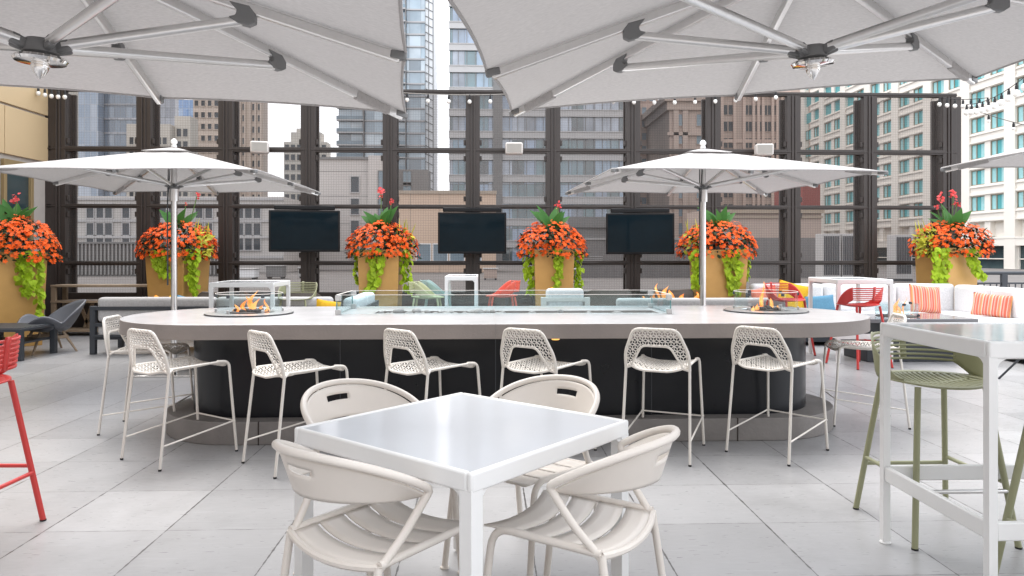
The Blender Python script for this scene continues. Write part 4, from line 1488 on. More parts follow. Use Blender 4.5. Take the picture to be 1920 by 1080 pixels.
# ------------------------------------------------------------------ slatted shell bar stools (sage, red)
def make_shell_stool():
    t = thing("shell_stool", "sage green slatted bar stool", "bar stool", group="slatted shell bar stools")
    m = M["sage"]
    SE = .75
    def rim_z(f):
        a = abs(f)
        s = 1 if a < .75 else max(0, cos((a - .75) / 1.35 * pi / 2)) ** 1.4
        return SE + .012 + .205 * s
    def wall(f, z):
        k = (z - SE) / .21
        r = 1 + .10 * k
        return V((.247 * r * sin(f), -.225 * r * cos(f) - .01, z))
    q = MB()
    F = 1.0
    # slats across the back
    nsl = 7
    zb0 = SE + .055
    for j in range(nsl):
        def sl_(u, v):
            f = -F + 2 * F * u
            top, bot = rim_z(f) - .012, zb0
            pitch = (top - bot) / (nsl - .4)
            return wall(f, bot + pitch * j + pitch * (.52 if j < nsl - 1 else .6) * v)
        q.grid(sl_, 25, 2)
    q.grid(lambda u, v: wall(-.06 + .12 * u, zb0 + (rim_z(0) - zb0) * v) + V((0, -.004, 0)), 3, 6)
    # solid side wings running down to the seat edge
    for sx in (-1, 1):
        def wing(u, v):
            f = sx * (F - .06 + (2.15 - F + .06) * u)
            lo = zb0 + (SE - .004 - zb0) * min(1, max(0, (u - .0) / .35)) if u < .35 else SE - .004
            return wall(f, lo + (rim_z(f) - lo) * v)
        q.grid(wing, 20, 6)
    q.build("backrest", m, t, solid=.008, ang=60)
    # seat pan: rim ring and strips with slots between them
    q = MB()
    def pan(x, y):
        r2 = (x / .247) ** 2 + (y / .235) ** 2
        return V((x, y, SE - .035 * max(0, 1 - r2) + (.012 * (y - .12) / .1 * -1 if y > .12 else 0)))
    ax, ay = .247, .235
    for k in range(17):
        xa = -.208 + k * .0250
        xb = xa + .0165
        ym = lambda x: ay * .93 * sqrt(max(0, 1 - (x / (ax * .95)) ** 2))
        q.grid(lambda u, v: pan(xa + (xb - xa) * u, (ym(xa) * .5 + ym(xb) * .5) * (2 * v - 1) * .99 + .012), 2, 14)
    q.grid(lambda u, v: pan(ax * (.9 + .1 * v) * cos(2 * pi * u), ay * (.88 + .12 * v) * sin(2 * pi * u) + .012), 48, 3, True)
    q.grid(lambda u, v: pan(-.2 + .4 * u, -.03 + .03 * v), 20, 2)
    q.build("seat", m, t, solid=.008, ang=60)
    for sx in (-1, 1):
        for sy, fy in ((-1, -.27), (1, .27)):
            q = MB()
            q.tube([(sx * .165, sy * .16, SE - .02), (sx * .245, fy, .004)], .0145, 12)
            lg = q.build("leg", m, t)
            q = MB()
            q.lathe([(0, 0), (.0155, 0), (.0155, .008), (0, .008)], 12, (sx * .245, fy, 0))
            q.build("foot_cap", M["socket"], lg)
        q = MB()
        q.tube([(sx * .216, -.227, .29), (sx * .216, .227, .29)], .0105, 10)
        q.build("rung", m, t)
    q = MB()
    q.tube([(-.222, .236, .255), (.222, .236, .255)], .0105, 10)
    q.build("footrest", M["alu"], t)
    q = MB()
    q.tube([(-.222, -.236, .255), (.222, -.236, .255)], .0105, 10)
    q.build("rung", m, t)
    return t


sage = make_shell_stool()
RED, COR = {M["sage"]: M["red"]}, {M["sage"]: M["coral"]}
sage["label"] = "sage green slatted bar stool tucked under the near right white bar table"
sage.location = (2.215, 3.575, 0)
sage.rotation_euler = (0, 0, R(180))
dup(sage, "sage green bar stool cut off by the right edge of the photo", (2.33, 2.68, 0), 2)
dup(sage, "red slatted bar stool cut off by the left edge of the photo", (-2.55, 3.58, 0), 88, RED)
dup(sage, "near red bar stool at the white bar table beside the sectional", (4.50, 8.72, 0), 14, RED)
dup(sage, "far red bar stool half behind the white bar table's left leg", (4.02, 9.72, 0), 205, RED)
dup(sage, "faded coral red bar stool right of the small white bar table", (.22, 10.75, 0), 96, COR)
dup(sage, "pale yellow green bar stool left of the small white bar table", (-.86, 10.45, 0), -92, {M["sage"]: M["pale_sage"]})
dup(sage, "pale teal bar stool just behind the pale yellow green one", (-.74, 11.0, 0), -88, {M["sage"]: M["teal"]})
dup(sage, "dull sage bar stool behind the far left white bar table", (-2.62, 10.15, 0), 176)

leg_table("bar_table", "tall white bar table with leg brace at the right edge", "bar table", (2.42, 3.03, 0), 0, 1.12, .76, 1.04, .036, .066, brace=.33, group="white bar height tables")
leg_table("bar_table", "white bar table with red stools beside the pale sectional", "bar table", (4.70, 9.36, 0), -3, .69, .93, 1.04, .045, .06, brace=.33, group="white bar height tables")
leg_table("bar_table", "small white bar table between the pale green and coral stools", "bar table", (-.37, 10.75, 0), 0, .46, .95, 1.04, .045, .06, group="white bar height tables")
leg_table("bar_table", "white bar table seen behind the left fire burner", "bar table", (-2.98, 9.33, 0), 0, .78, .75, 1.01, .045, .06, group="white bar height tables")


# ------------------------------------------------------------------ parasols
def parasol(label, loc, rz, size, zap, drop, tilt=(0, 0), pole=True, mast=None, hubdrop=.43, big=1.0, group="large white square parasols"):
    t = thing("parasol", label, "parasol", (loc[0], loc[1], 0), 0, group)
    MT = (Matrix.Rotation(tilt[0], 3, 'X') @ Matrix.Rotation(tilt[1], 3, 'Y') @ Matrix.Rotation(R(rz), 3, 'Z'))
    T = lambda p: MT @ V(p) + V((0, 0, zap))
    h = size / 2
    tips = [(h, 0), (h, h), (0, h), (-h, h), (-h, 0), (-h, -h), (0, -h), (h, -h)]
    q = MB()
    for k in range(8):
        A, B = tips[k], tips[(k + 1) % 8]
        def fac(u, v):
            r = .02 + .98 * u
            sag = 4 * v * (1 - v)
            pull = 1 - .013 * sag * r ** 3
            x, y = (A[0] * (1 - v) + B[0] * v) * r * pull, (A[1] * (1 - v) + B[1] * v) * r * pull
            return T((x, y, -drop * r - .028 * sag * r * (1 - r) + .012 * sag * r * r))
        q.grid(fac, 16, 9)
    cp = q.build("canopy", M["canopy"], t, ang=80)
    q = MB()
    hem = []
    for k in range(8):
        A, B = tips[k], tips[(k + 1) % 8]
        for j in range(8):
            v = j / 8
            sag = 4 * v * (1 - v)
            hem.append(T(((A[0] * (1 - v) + B[0] * v) * (1 - .013 * sag), (A[1] * (1 - v) + B[1] * v) * (1 - .013 * sag), -drop + .012 * sag)))
    q.tube(hem, .007, 6, True)
    q.build("hem", M["canopy"], cp)
    q = MB()
    vt = .17
    for k in range(8):
        A, B = [(a / h * vt * 1.5, b / h * vt * 1.5) for a, b in (tips[k], tips[(k + 1) % 8])]
        q.grid(lambda u, v: T(((A[0] * (1 - v) + B[0] * v) * (.1 + .9 * u), (A[1] * (1 - v) + B[1] * v) * (.1 + .9 * u), .022 - drop / h * vt * 1.5 * (.1 + .9 * u))), 5, 4)
    q.build("vent", M["canopy"], cp, ang=80)
    jf = .53
    hub = V((0, 0, -hubdrop))
    for k in range(8):
        a = V((tips[k][0], tips[k][1], -drop))
        d = a.normalized()
        off = V((0, 0, -.03))
        q = MB()
        q.bar(T(a * .04 + off), T(a * .985 + off), .027 * big, .042 * big, MT @ V((0, 0, 1)))
        rib = q.build("rib", M["alu"], t, smooth=False, bevel=.006)
        q = MB()
        q.bar(T(a * .955 + V((0, 0, -.026))), T(a * 1.004 + V((0, 0, -.016))), .036 * big, .036 * big, MT @ V((0, 0, 1)))
        q.build("tip_cap", M["joint"], rib, bevel=.008)
        if k % 2:
            q = MB()
            q.bar(T(a * .80 + V((0, 0, -.033))), T(a * .93 + V((0, 0, -.033))), .034 * big, .05 * big, MT @ V((0, 0, 1)))
            q.build("fabric_sleeve", M["canopy"], rib, smooth=False, bevel=.008)
        if not pole and k == 6:
            continue
        q = MB()
        side = d.cross(V((0, 0, 1))).normalized()
        J = a * jf + V((0, 0, -.065))
        prof = [V((.03, 0, .05)), V((.055, 0, .02)), V((.055, 0, -.02)), V((.03, 0, -.045)), V((-.01, 0, -.048)), V((-.045, 0, -.03)), V((-.02, 0, -.012)), V((-.015, 0, .012)), V((-.045, 0, .045))]
        dh = V((d.x, d.y, 0)).normalized()
        ps = [J + dh * p.x * big + V((0, 0, p.z * .8 * big - dh.length * p.x * drop / h * .9)) for p in prof]
        n = len(ps)
        vs = [T(p + side * (.022 * big)) for p in ps] + [T(p - side * (.022 * big)) for p in ps]
        q.add(vs, [tuple(reversed(range(n))), tuple(range(n, 2 * n))] + [(i, (i + 1) % n, n + (i + 1) % n, n + i) for i in range(n)])
        q.build("joint", M["joint"], rib, bevel=.004)
        q = MB()
        st = hub + dh * .075 + V((0, 0, .015))
        q.tube([T(st), T(J + V((0, 0, -.02)))], .0165 * big, 10, flat=1.25)
        strut = q.build("strut", M["alu"], t)
        q = MB()
        q.bar(T(hub + dh * .045), T(hub + dh * .105 + V((0, 0, .02))), .03, .042, MT @ V((0, 0, 1)))
        q.build("knuckle", M["joint"], strut, bevel=.01, seg=3)
    q = MB()
    q.lathe([(0, .03), (.05, .03), (.062, .01), (.062, -.02), (.05, -.03), (0, -.03)], 20, T(hub), MT)
    hb = q.build("hub", M["joint"], t)
    if pole:
        q = MB()
        q.tube([(0, 0, .03), (0, 0, zap - .05)], .033, 16)
        q.build("pole", M["alu"], t)
        q = MB()
        q.lathe([(.034, -.17), (.05, -.17), (.05, -.02), (.034, -.02)], 20, T(hub))
        q.build("collar", M["alu"], t)
        q = MB()
        q.bx(-.36, .36, -.36, .36, 0, .022)
        q.lathe([(.05, .022), (.05, .3), (.036, .3)], 16)
        q.build("base_plate", M["chrome"], t, smooth=False, bevel=.004)
        q = MB()
        q.tube([(-.05, -.03, zap - .15), (-.055, -.045, zap - .6), (-.052, -.04, 1.0)], .006, 6)
        q.tube([(-.02, -.05, zap - .15), (-.055, -.05, zap - .7), (-.056, -.045, 1.0)], .006, 6)
        q.build("cord", M["dark"], t)
    else:
        q = MB()
        q.lathe([(0, -.035), (.085, -.035), (.092, -.045), (.085, -.055), (.03, -.06), (.032, -.068), (.026, -.085), (.012, -.108), (0, -.12)], 24, T(hub), MT)
        q.build("finial", M["chrome"], hb)
        q = MB()
        mx_, my_ = mast
        q.tube([(mx_, my_, .03), (mx_, my_, zap + .5)], .055, 16)
        q.build("mast", M["alu"], t)
        q = MB()
        q.tube([(mx_, my_, zap + .45), tuple(T((0, 0, .12))), tuple(T((0, 0, .0)))], .04, 12)
        q.build("arm", M["alu"], t)
        q = MB()
        q.bx(mx_ - .45, mx_ + .45, my_ - .45, my_ + .45, 0, .04)
        q.build("base_plate", M["dark"], t, smooth=False, bevel=.004)
    q = MB()
    q.lathe([(0, .02), (.03, .02), (.03, .04), (.02, .05), (.036, .07), (.036, .09), (.015, .115), (0, .12)], 18, T((0, 0, 0)), MT)
    q.build("top_knob", M["white"], t)
    return t


parasol("white square parasol standing behind the counter's left end", (-3.59, 8.5), 0, 2.70, 2.56, .385)
parasol("white square parasol standing behind the counter's right end", (2.50, 8.4), 3, 2.76, 2.56, .385)
parasol("white square parasol entering at the right edge, only its corner visible", (5.66, 5.45), 0, 2.70, 2.56, .385)
parasol("big overhead parasol filling the top left, seen from below", (-1.653, 2.788), 6.4, 2.694, 2.566, .345, (.005, .037), False, (-2.9, -.5))
parasol("big overhead parasol filling the top right, tilted and seen from below", (1.392, 3.122), -6.4, 2.866, 2.672, .397, (.057, -.062), False, (2.9, -.2))


# ------------------------------------------------------------------ planters
def leaf(q, p, d, n, L, Wd, curl=.2, seg=3):
    """a pointed leaf from p along d with face normal n"""
    d = d.normalized()
    s = d.cross(n).normalized()
    up = s.cross(d)
    vs, fs = [p], []
    for k in range(1, seg + 1):
        u = k / (seg + 1)
        w = Wd * sin(pi * u ** .75) * .5
        c = p + d * (L * u) - up * (curl * L * u * u)
        vs += [c - s * w + up * w * .25, c, c + s * w + up * w * .25]
    vs.append(p + d * L - up * curl * L)
    o = 1
    fs += [(0, 2, 1), (0, 3, 2)]
    for k in range(seg - 1):
        a = o + 3 * k
        fs += [(a, a + 1, a + 4, a + 3), (a + 1, a + 2, a + 5, a + 4)]
    a = o + 3 * (seg - 1)
    e = len(vs) - 1
    fs += [(a, a + 1, e), (a + 1, a + 2, e)]
    q.add(vs, fs)


def flower(q, p, n, r):
    n = n.normalized()
    a = n.cross(V((.3, .2, 1))).normalized()
    b = n.cross(a)
    ph = random.uniform(0, 6)
    vs, fs = [p], []
    for k in range(5):
        t = ph + 2 * pi * k / 5
        for dt, rr, up in ((-.52, .72, .1), (-.25, 1.0, .05), (.25, 1.0, .05), (.52, .72, .1)):
            vs.append(p + (a * cos(t + dt) + b * sin(t + dt)) * r * rr + n * r * (up + random.uniform(-.08, .12)))
        o = 1 + 4 * k
        fs += [(0, o, o + 1), (0, o + 1, o + 2), (0, o + 2, o + 3)]
    q.add(vs, fs)


def planter(label, loc, rz, wtop, wbot, hgt, rx, rz_, cannas, vines, side=None, leaves=7, seed=1, shift=0, cheight=.3):
    random.seed(seed)
    t = thing("flower_planter", label, "planter", (loc[0], loc[1], 0), rz, "tall gold planters of orange flowers")
    q = MB()
    a, c = wbot / 2, wtop / 2
    vs = [(-a, -a, 0), (a, -a, 0), (a, a, 0), (-a, a, 0), (-c, -c, hgt), (c, -c, hgt), (c, c, hgt), (-c, c, hgt)]
    q.add(vs, [(3, 2, 1, 0), (0, 1, 5, 4), (1, 2, 6, 5), (2, 3, 7, 6), (3, 0, 4, 7)])
    i = c - .03
    q.add([(-c, -c, hgt), (c, -c, hgt), (c, c, hgt), (-c, c, hgt), (-i, -i, hgt), (i, -i, hgt), (i, i, hgt), (-i, i, hgt)], [(0, 1, 5, 4), (1, 2, 6, 5), (2, 3, 7, 6), (3, 0, 4, 7)])
    q.k = 1
    q.add([(-i, -i, hgt - .03), (i, -i, hgt - .03), (i, i, hgt - .03), (-i, i, hgt - .03)], [(0, 1, 2, 3)])
    q.build("pot", [M["gold"], M["soil"]], t, smooth=False, bevel=.006)
    zc = hgt - .03
    Q = Matrix.Rotation(-R(rz), 3, 'Z')       # crown shaped in world axes
    cx = Q @ V((shift, 0, 0))
    fq, lq = MB(), MB()
    nb = 660
    for k in range(nb + 800):
        u = random.random()
        th = random.uniform(0, 2 * pi)
        ph = math.acos(1 - 1.12 * u)              # from the top down past the equator
        jit = 1 + random.gauss(0, .03)
        bump_ = 1 + .05 * sin(3 * th + seed) + .04 * sin(5 * th + 2 * seed + 3 * ph)
        n = V((sin(ph) * cos(th), sin(ph) * sin(th), cos(ph)))
        p = V((n.x * rx * jit * bump_, n.y * rx * .9 * jit * bump_, zc + .02 + n.z * rz_ * jit * bump_))
        if ph > 1.5:
            p.z -= random.uniform(0, .09)
        nn = V((n.x / rx, n.y / rx, n.z / rz_ + .6)).normalized()
        p, nn = Q @ p, Q @ nn
        p = p + cx
        if k < nb:
            flower(fq, p, nn + V((random.gauss(0, .22), random.gauss(0, .22) - .12, random.gauss(0, .15))), random.uniform(.027, .038))
        else:
            kk = random.uniform(.86, .98)
            pi_ = V(((p.x - cx.x) * kk + cx.x, (p.y - cx.y) * kk + cx.y, zc + (p.z - zc) * kk))
            d = V((nn.x + random.gauss(0, .5), nn.y + random.gauss(0, .5), random.uniform(-.7, .3)))
            leaf(lq, pi_, d, nn + V((0, 0, .4)), random.uniform(.06, .10), random.uniform(.028, .042))
    tag(lq.build("foliage", M["darkleaf"], t, smooth=False), kind="stuff")
    tag(fq.build("blossoms", M["bloom"], t, smooth=False), kind="stuff")
    # trailing lime vines: (dx, dy in world, length, spread, tail)
    for dx, dy, L, sp, tail in vines:
        vq = MB()
        nl = int(38 * L / .4 * (sp / .10))
        for k in range(nl):
            u = k / nl
            wd = sp * (1 - .55 * u) * (.55 + .45 * min(1, u * 6))
            p = V((dx + random.uniform(-wd, wd) + tail * u ** 3, dy * (1 + .12 * (1 - u)) + random.uniform(-.03, .03), hgt + .02 - L * u))
            o = V((0, -1, 0)) if abs(dy) > abs(dx) else V((1 if dx > 0 else -1, -.7, 0))
            d = V((random.gauss(0, .6), 0, -1)) + o * random.uniform(.1, .7)
            nn = o + V((random.gauss(0, .35), random.gauss(0, .35), .6))
            leaf(vq, Q @ p, Q @ d, Q @ nn, random.uniform(.075, .115), random.uniform(.07, .10), .25)
        vq.build("trailing_vine", M["lime"], t, smooth=False)
    if side:
        sx, n_ = side
        vq = MB()
        for k in range(n_):
            u = random.random()
            p = V((sx * (rx * .55 + random.uniform(-.02, .24)), -random.uniform(.05, .3), zc + random.uniform(-.12, .34) * (1 - .3 * u)))
            d = V((sx * random.uniform(.2, 1), random.gauss(-.3, .5), random.gauss(.15, .6)))
            leaf(vq, Q @ p, Q @ d, Q @ V((random.gauss(0, .3), -.6, .8)), random.uniform(.07, .12), random.uniform(.04, .06))
        for k in range(6):
            p = V((sx * (rx * .5 + .04 * k), -.15 + .03 * k, zc + .25))
            leaf(vq, Q @ p, Q @ V((sx * random.uniform(-.2, .6), random.gauss(0, .2), 1.5)), Q @ V((0, -1, .1)), random.uniform(.2, .32), .018, .05)
        vq.build("side_foliage", M["yellow"], t, smooth=False)
    for k in range(leaves):
        cq = MB()
        th = 2 * pi * k / leaves + random.uniform(-.3, .3)
        p = V((.04 * cos(th), .04 * sin(th), zc + rz_ * .8))
        d = V((cos(th) * random.uniform(.35, .95), sin(th) * .5, random.uniform(.5, 1.3)))
        leaf(cq, Q @ p + cx, Q @ d, Q @ V((-cos(th) * .6, -1.1, .9)), random.uniform(.34, .48), random.uniform(.14, .20), .2, 6)
        cq.build("canna_leaf", M["canna"], t, smooth=True, ang=80)
    for dx, dz, r in cannas:
        cq = MB()
        top = V((dx, 0, dz))
        cq.tube([Q @ V((dx * .5, 0, zc + rz_ * .7)) + cx, Q @ top + cx], .008, 6)
        st_ = cq.build("canna_stalk", M["stem"], t)
        cq = MB()
        for k in range(16):
            p = top + V((random.gauss(0, r * .33), random.gauss(0, r * .33), random.gauss(0, r * .5)))
            leaf(cq, Q @ p + cx, V((random.gauss(0, 1), random.gauss(0, 1), random.gauss(.4, .8))), V((random.gauss(0, 1), -1, .4)), r * .75, r * .6, .3)
        cq.build("canna_flower", M["red_bloom"], st_, smooth=False)
    return t


planter("tall gold planter of orange flowers at the left edge by the tan building", (-7.02, 11.1), 40, .72, .60, 1.38, .61, .53, [(.02, 2.16, .07)], [(.34, -.3, .62, .15, .05), (.48, -.2, .95, .05, 0)], seed=3, leaves=6)
planter("gold planter of orange flowers behind the left parasol pole", (-5.02, 12.05), -14, .70, .58, 1.42, .60, .46, [(.30, 2.30, .05), (.12, 2.17, .03)], [(-.14, -.36, .42, .15, .1), (.36, -.34, .72, .12, .02)], (1, 120), seed=5, leaves=5)
planter("gold planter of orange flowers between the left and middle televisions", (-1.75, 12.1), 0, .66, .58, 1.42, .565, .46, [(0.0, 2.34, .085), (.17, 2.20, .05)], [(-.02, -.36, .78, .14, -.16), (.40, -.2, .70, .12, .12), (-.36, -.15, .55, .07, 0)], (1, 30), seed=7, leaves=9)
planter("gold planter of orange flowers right of the middle television", (1.08, 12.1), 0, .65, .58, 1.42, .565, .46, [(.10, 2.15, .06)], [(.06, -.36, .72, .09, -.06), (-.38, -.2, .72, .11, .02), (.38, -.2, .70, .10, .02)], seed=11, leaves=9)
planter("gold planter of orange flowers behind the right parasol pole", (3.85, 12.1), 4, .74, .62, 1.42, .64, .48, [], [(.12, -.38, .72, .17, .05), (-.44, -.3, .62, .13, 0), (.42, -.15, .5, .06, 0)], (-1, 30), seed=13, leaves=8)
planter("gold planter of orange flowers and pink cannas behind the white sectional", (7.72, 12.05), 16, .66, .58, 1.45, .60, .44, [(-.18, 2.28, .08), (.04, 2.34, .08), (.10, 2.20, .07), (-.24, 2.14, .05)], [(-.34, -.36, .78, .17, -.04), (.17, -.40, .50, .11, .22)], (-1, 150), seed=17, leaves=8, shift=.08)


# ------------------------------------------------------------------ televisions on the screen wall
def television(label, x, z0, rz):
    t = thing("television", label, "television", (x, 12.47, z0), rz, "televisions on the screen wall")
    q = MB()
    q.bx(-.582, .582, -.02, .04, 0, .705)
    q.build("bezel", M["tvblack"], t, smooth=False, bevel=.01)
    q = MB()
    q.bx(-.55, .55, -.0235, -.0195, .04, .675)
    q.build("screen", M["tvscreen"], t, smooth=False)
    q = MB()
    q.bx(-.50, .50, -.03, .06, .712, .785)
    q.build("soundbar", M["tvblack"], t, smooth=False, bevel=.015)
    q = MB()
    q.bx(-.03, .03, .065, .28, .3, .42)
    q.build("wall_arm", M["tvblack"], t, smooth=False)
    q = MB()
    q.bx(-.2, .2, .04, .065, .2, .5)
    q.build("mount_plate", M["tvblack"], t, smooth=False)
    return t
television("black television with a soundbar, left of three on the mesh wall", -3.09, 1.385, 9)
television("black television with a soundbar, middle of three on the mesh wall", -.26, 1.355, 0)
television("black television with a soundbar, right of three on the mesh wall", 2.62, 1.345, -5)

for i, (x, lab) in enumerate(((-3.90, "white speaker box on the upper rail above the left parasol"), (.46, "white speaker box on the upper rail at the centre of the mesh wall"), (4.84, "white speaker box on the upper rail behind the right parasol"))):
    t = thing("outdoor_speaker", lab, "speaker", (x, 12.66, 3.07), (14, 0, -10)[i], "white boxes on the upper rail")
    q = MB()
    q.bx(-.15, .15, -.13, .08, 0, .2)
    q.build("case", M["box"], t, bevel=.03, seg=3)
    q = MB()
    q.bx(-.03, .03, .08, .18, .06, .14)
    q.build("bracket", M["brown"], t, smooth=False)
    q = MB()
    q.bx(-.125, .125, -.134, -.13, .025, .175)
    q.build("grille", M["cable"], t, smooth=False)


# ------------------------------------------------------------------ string lights
def string_light(label, pts, spacing, black=True, drop=.06, r=.035, up=False):
    t = thing("string_lights", label, "string lights", pts[0], group="strings of round bulbs")
    o0 = V(pts[0])
    P = [V(p) - o0 for p in pts]
    q = MB()
    q.tube(P, .006, 6)
    q.build("wire", M["socket"] if black else M["cable"], t)
    acc = 0
    for a, c in zip(P, P[1:]):
        L = (c - a).length
        s = acc
        while s < L:
            p = a + (c - a) * (s / L)
            q = MB()
            q.lathe([(.0, 0), (.013, 0), (.013, -drop * .4), (.019, -drop * .5), (.02, -drop - .03), (0, -drop - .03)], 10, p)
            so = q.build("socket", M["socket"], t)
            q = MB()
            c0 = p + V((0, 0, -drop - .03 - r * .8))
            q.grid(lambda u, v: c0 + V((r * sin(pi * u) * cos(2 * pi * v), r * sin(pi * u) * sin(2 * pi * v), r * 1.15 * cos(pi * u))), 8, 10, False, True)
            q.build("bulb", M["bulb"], so, ang=180)
            s += spacing
        acc = s - L


def sag(a, b, n, d):
    a, b = V(a), V(b)
    return [tuple(a + (b - a) * (i / n) - V((0, 0, d * 4 * (i / n) * (1 - i / n)))) for i in range(n + 1)]


string_light("bulb string drooping along the top of the mesh wall's middle", sag((-1.75, 12.72, 4.16), (1.15, 12.72, 4.19), 12, .06)[:-1] + sag((1.15, 12.72, 4.19), (5.4, 12.72, 4.26), 14, .10), .36, False)
string_light("short bulb cluster hanging at the mesh wall's left top corner", sag((-7.52, 12.5, 4.16), (-7.05, 12.5, 4.10), 4, .02), .11)
string_light("bulb cluster hanging at the mesh wall's right top corner", sag((7.95, 12.6, 4.10), (8.55, 12.2, 4.02), 6, .03), .12)
string_light("bulb string running from the right corner up toward the camera", sag((8.24, 12.3, 3.92), (6.86, 9.0, 3.66), 8, .10)[:-1] + sag((6.86, 9.0, 3.66), (6.2, 7.4, 3.55), 4, .03), .37, True, .07, .045)
string_light("thin bulb string slanting down past the hotel at right", sag((8.3, 12.4, 3.9), (8.33, 11.0, 3.33), 8, .02), .6, True, .05, .026)


# ------------------------------------------------------------------ lounge furniture
def cushion(name, m, parent, x0, x1, y0, y1, z0, z1, bev=.04, crown=True):
    q = MB()
    q.bx(x0, x1, y0, y1, z0, z1)
    return q.build(name, m, parent, bevel=bev, seg=4)


def sofa(label, loc, rz, L, m, D=.82, n=2, H=.62, frame="dark", side_arm=None, group="low outdoor sofas"):
    """back toward -Y (rz = 0 shows its back to the camera)"""
    t = thing("sofa", label, "sofa", loc, rz, group)
    f = MB()
    for z in (.24, .40, H):
        f.bx(-L / 2 + .06, L / 2 - .06, -D / 2, -D / 2 + .03, z - .025, z + .025)
    f.bx(-L / 2 + .06, L / 2 - .06, -D / 2, D / 2, .2, .235)
    f.build("frame", M[frame], t, smooth=False, bevel=.004)
    for sx in (-1, 1):
        for sy in (-1, 1):
            q = MB()
            x, y = sx * (L / 2 - .035), sy * (D / 2 - .035)
            q.bx(x - .035, x + .035, y - .035, y + .035, 0, H + .03 if sy < 0 else .38)
            q.build("leg", M[frame], t, smooth=False, bevel=.004)
    w = (L - .14) / n
    for k in range(n):
        x0 = -L / 2 + .07 + k * w
        cushion("seat_cushion", m, t, x0 + .005, x0 + w - .005, -D / 2 + .04, D / 2, .236, .42)
        cushion("back_cushion", m, t, x0 + .005, x0 + w - .005, -D / 2 + .035, -D / 2 + .21, .43, H + .145, .05)
    if side_arm:
        for sx in side_arm:
            cushion("arm", m, t, sx * L / 2 - .09, sx * L / 2 + .09, -D / 2 + .0, D / 2, .2, H + .1, .04)
    return t


def pillow(label, m, loc, rot, w=.45, h=.45, d=.14, cat="pillow", name="throw_pillow", group=None):
    q = MB()
    def f(s):
        def g(u, v):
            a, b_ = 2 * u - 1, 2 * v - 1
            k = max(0, (1 - a ** 4) * (1 - b_ ** 4)) ** .6
            pin = 1 - .06 * (1 - abs(a) ** 2) * abs(b_) ** 3 - .0
            pin2 = 1 - .06 * (1 - abs(b_) ** 2) * abs(a) ** 3
            return (a * w / 2 * pin2, s * d / 2 * k, b_ * h / 2 * pin + h / 2)
        return g
    q.grid(f(-1), 15, 15)
    q.grid(f(1), 15, 15)
    o = q.build(name, m, None, ang=180)
    o.location = loc
    o.rotation_euler = [R(a) for a in rot]
    return tag(o, label, cat, group)


sofa("long grey sofa with dark frame, its back to us behind the left stools", (-3.70, 10.42, 0), 0, 3.3, M["grey_cushion"], n=2)
sofa("pale sofa with dark frame seen end on right of the long grey sofa", (-1.88, 9.2, 0), 90, 1.5, M["pale_cushion"], n=2, H=.70)
sofa("pale upholstered lounge seat in front of the third planter", (1.05, 10.2, 0), 0, .66, M["pale_cushion"], n=1, H=.74, frame="box")
sofa("grey sofa with dark frame, its back to us behind the right counter end", (2.95, 10.3, 0), 0, 2.5, M["grey_cushion"], n=2, H=.60)
pillow("small orange pillow peeking over the left end of the grey sofa", M["orange"], (-4.66, 10.30, .50), (-12, 32, 0), .26, .27)
pillow("small yellow pillow beside the orange one over the grey sofa", M["yel"], (-4.47, 10.30, .50), (-12, 36, 0), .26, .27)
pillow("small blue pillow beside the yellow one over the grey sofa back", M["blue"], (-4.25, 10.30, .50), (-12, 12, 0), .28, .27)
pillow("yellow pillow lying on the pale lounge seat", M["yel"], (.95, 10.1, .47), (-15, 20, 10), .40, .40)
pillow("coral pillow leaning on the pale lounge seat", M["coralcloth"], (1.2, 10.0, .42), (-15, -28, 10), .40, .40)
pillow("yellow pillow on the sofa end left of the glass wind guard", M["yel"], (-1.95, 8.95, .44), (-10, 10, 40), .34, .36)

# white sectional in the right corner
sc = thing("sectional_sofa", "large pale grey corner sectional sofa wrapping the right rear corner", "sectional sofa", (7.35, 11.4, 0))
q = MB()
q.bx(-3.1, .38, -.80, .38, .06, .20)
q.bx(-.80, .38, -4.3, -.80, .06, .20)
q.build("frame", M["dark"], sc, smooth=False)
for k in range(4):
    x0 = -3.1 + k * .6
    cushion("seat_cushion", M["pale_cushion"], sc, x0 + .004, x0 + .596, -.80, .2, .2, .44, .04)
cushion("seat_cushion", M["pale_cushion"], sc, -.696, .2, -.80, .2, .2, .44, .04)
for k in range(4):
    y1 = -.806 - k * .9
    cushion("seat_cushion", M["pale_cushion"], sc, -.80, .2, y1 - .892, y1, .2, .44, .04)
for x0, x1 in ((-3.1, -1.95), (-1.94, -.75), (-.74, .2)):
    cushion("back_cushion", M["pale_cushion"], sc, x0, x1, .14, .38, .40, .87, .06)
for y1, y0 in ((.13, -.72), (-.73, -1.75), (-1.76, -2.8), (-2.81, -3.9)):
    cushion("back_cushion", M["pale_cushion"], sc, .14, .38, y0, y1, .40, .86, .06)
pillow("larger square striped pillow in the sectional's corner", M["stripe"], (6.72, 10.98, .44), (-14, 6, 4), .52, .44, .16, group="coral striped pillows")
pillow("smaller oblong striped pillow leaning on the sectional's right side", M["stripe"], (7.28, 10.35, .44), (-12, 4, -52), .52, .34, .14, group="coral striped pillows")
pillow("yellow pillow on the sectional behind the far red stool", M["yel"], (4.75, 11.3, .44), (-14, 14, 0), .50, .48)
pillow("blue pillow beside the yellow one on the sectional", M["blue"], (5.2, 11.2, .44), (-14, -4, 0), .46, .27)
pillow("coral pillow on the left end of the sectional", M["coralcloth"], (4.4, 11.3, .44), (-14, -10, 0), .42, .40)

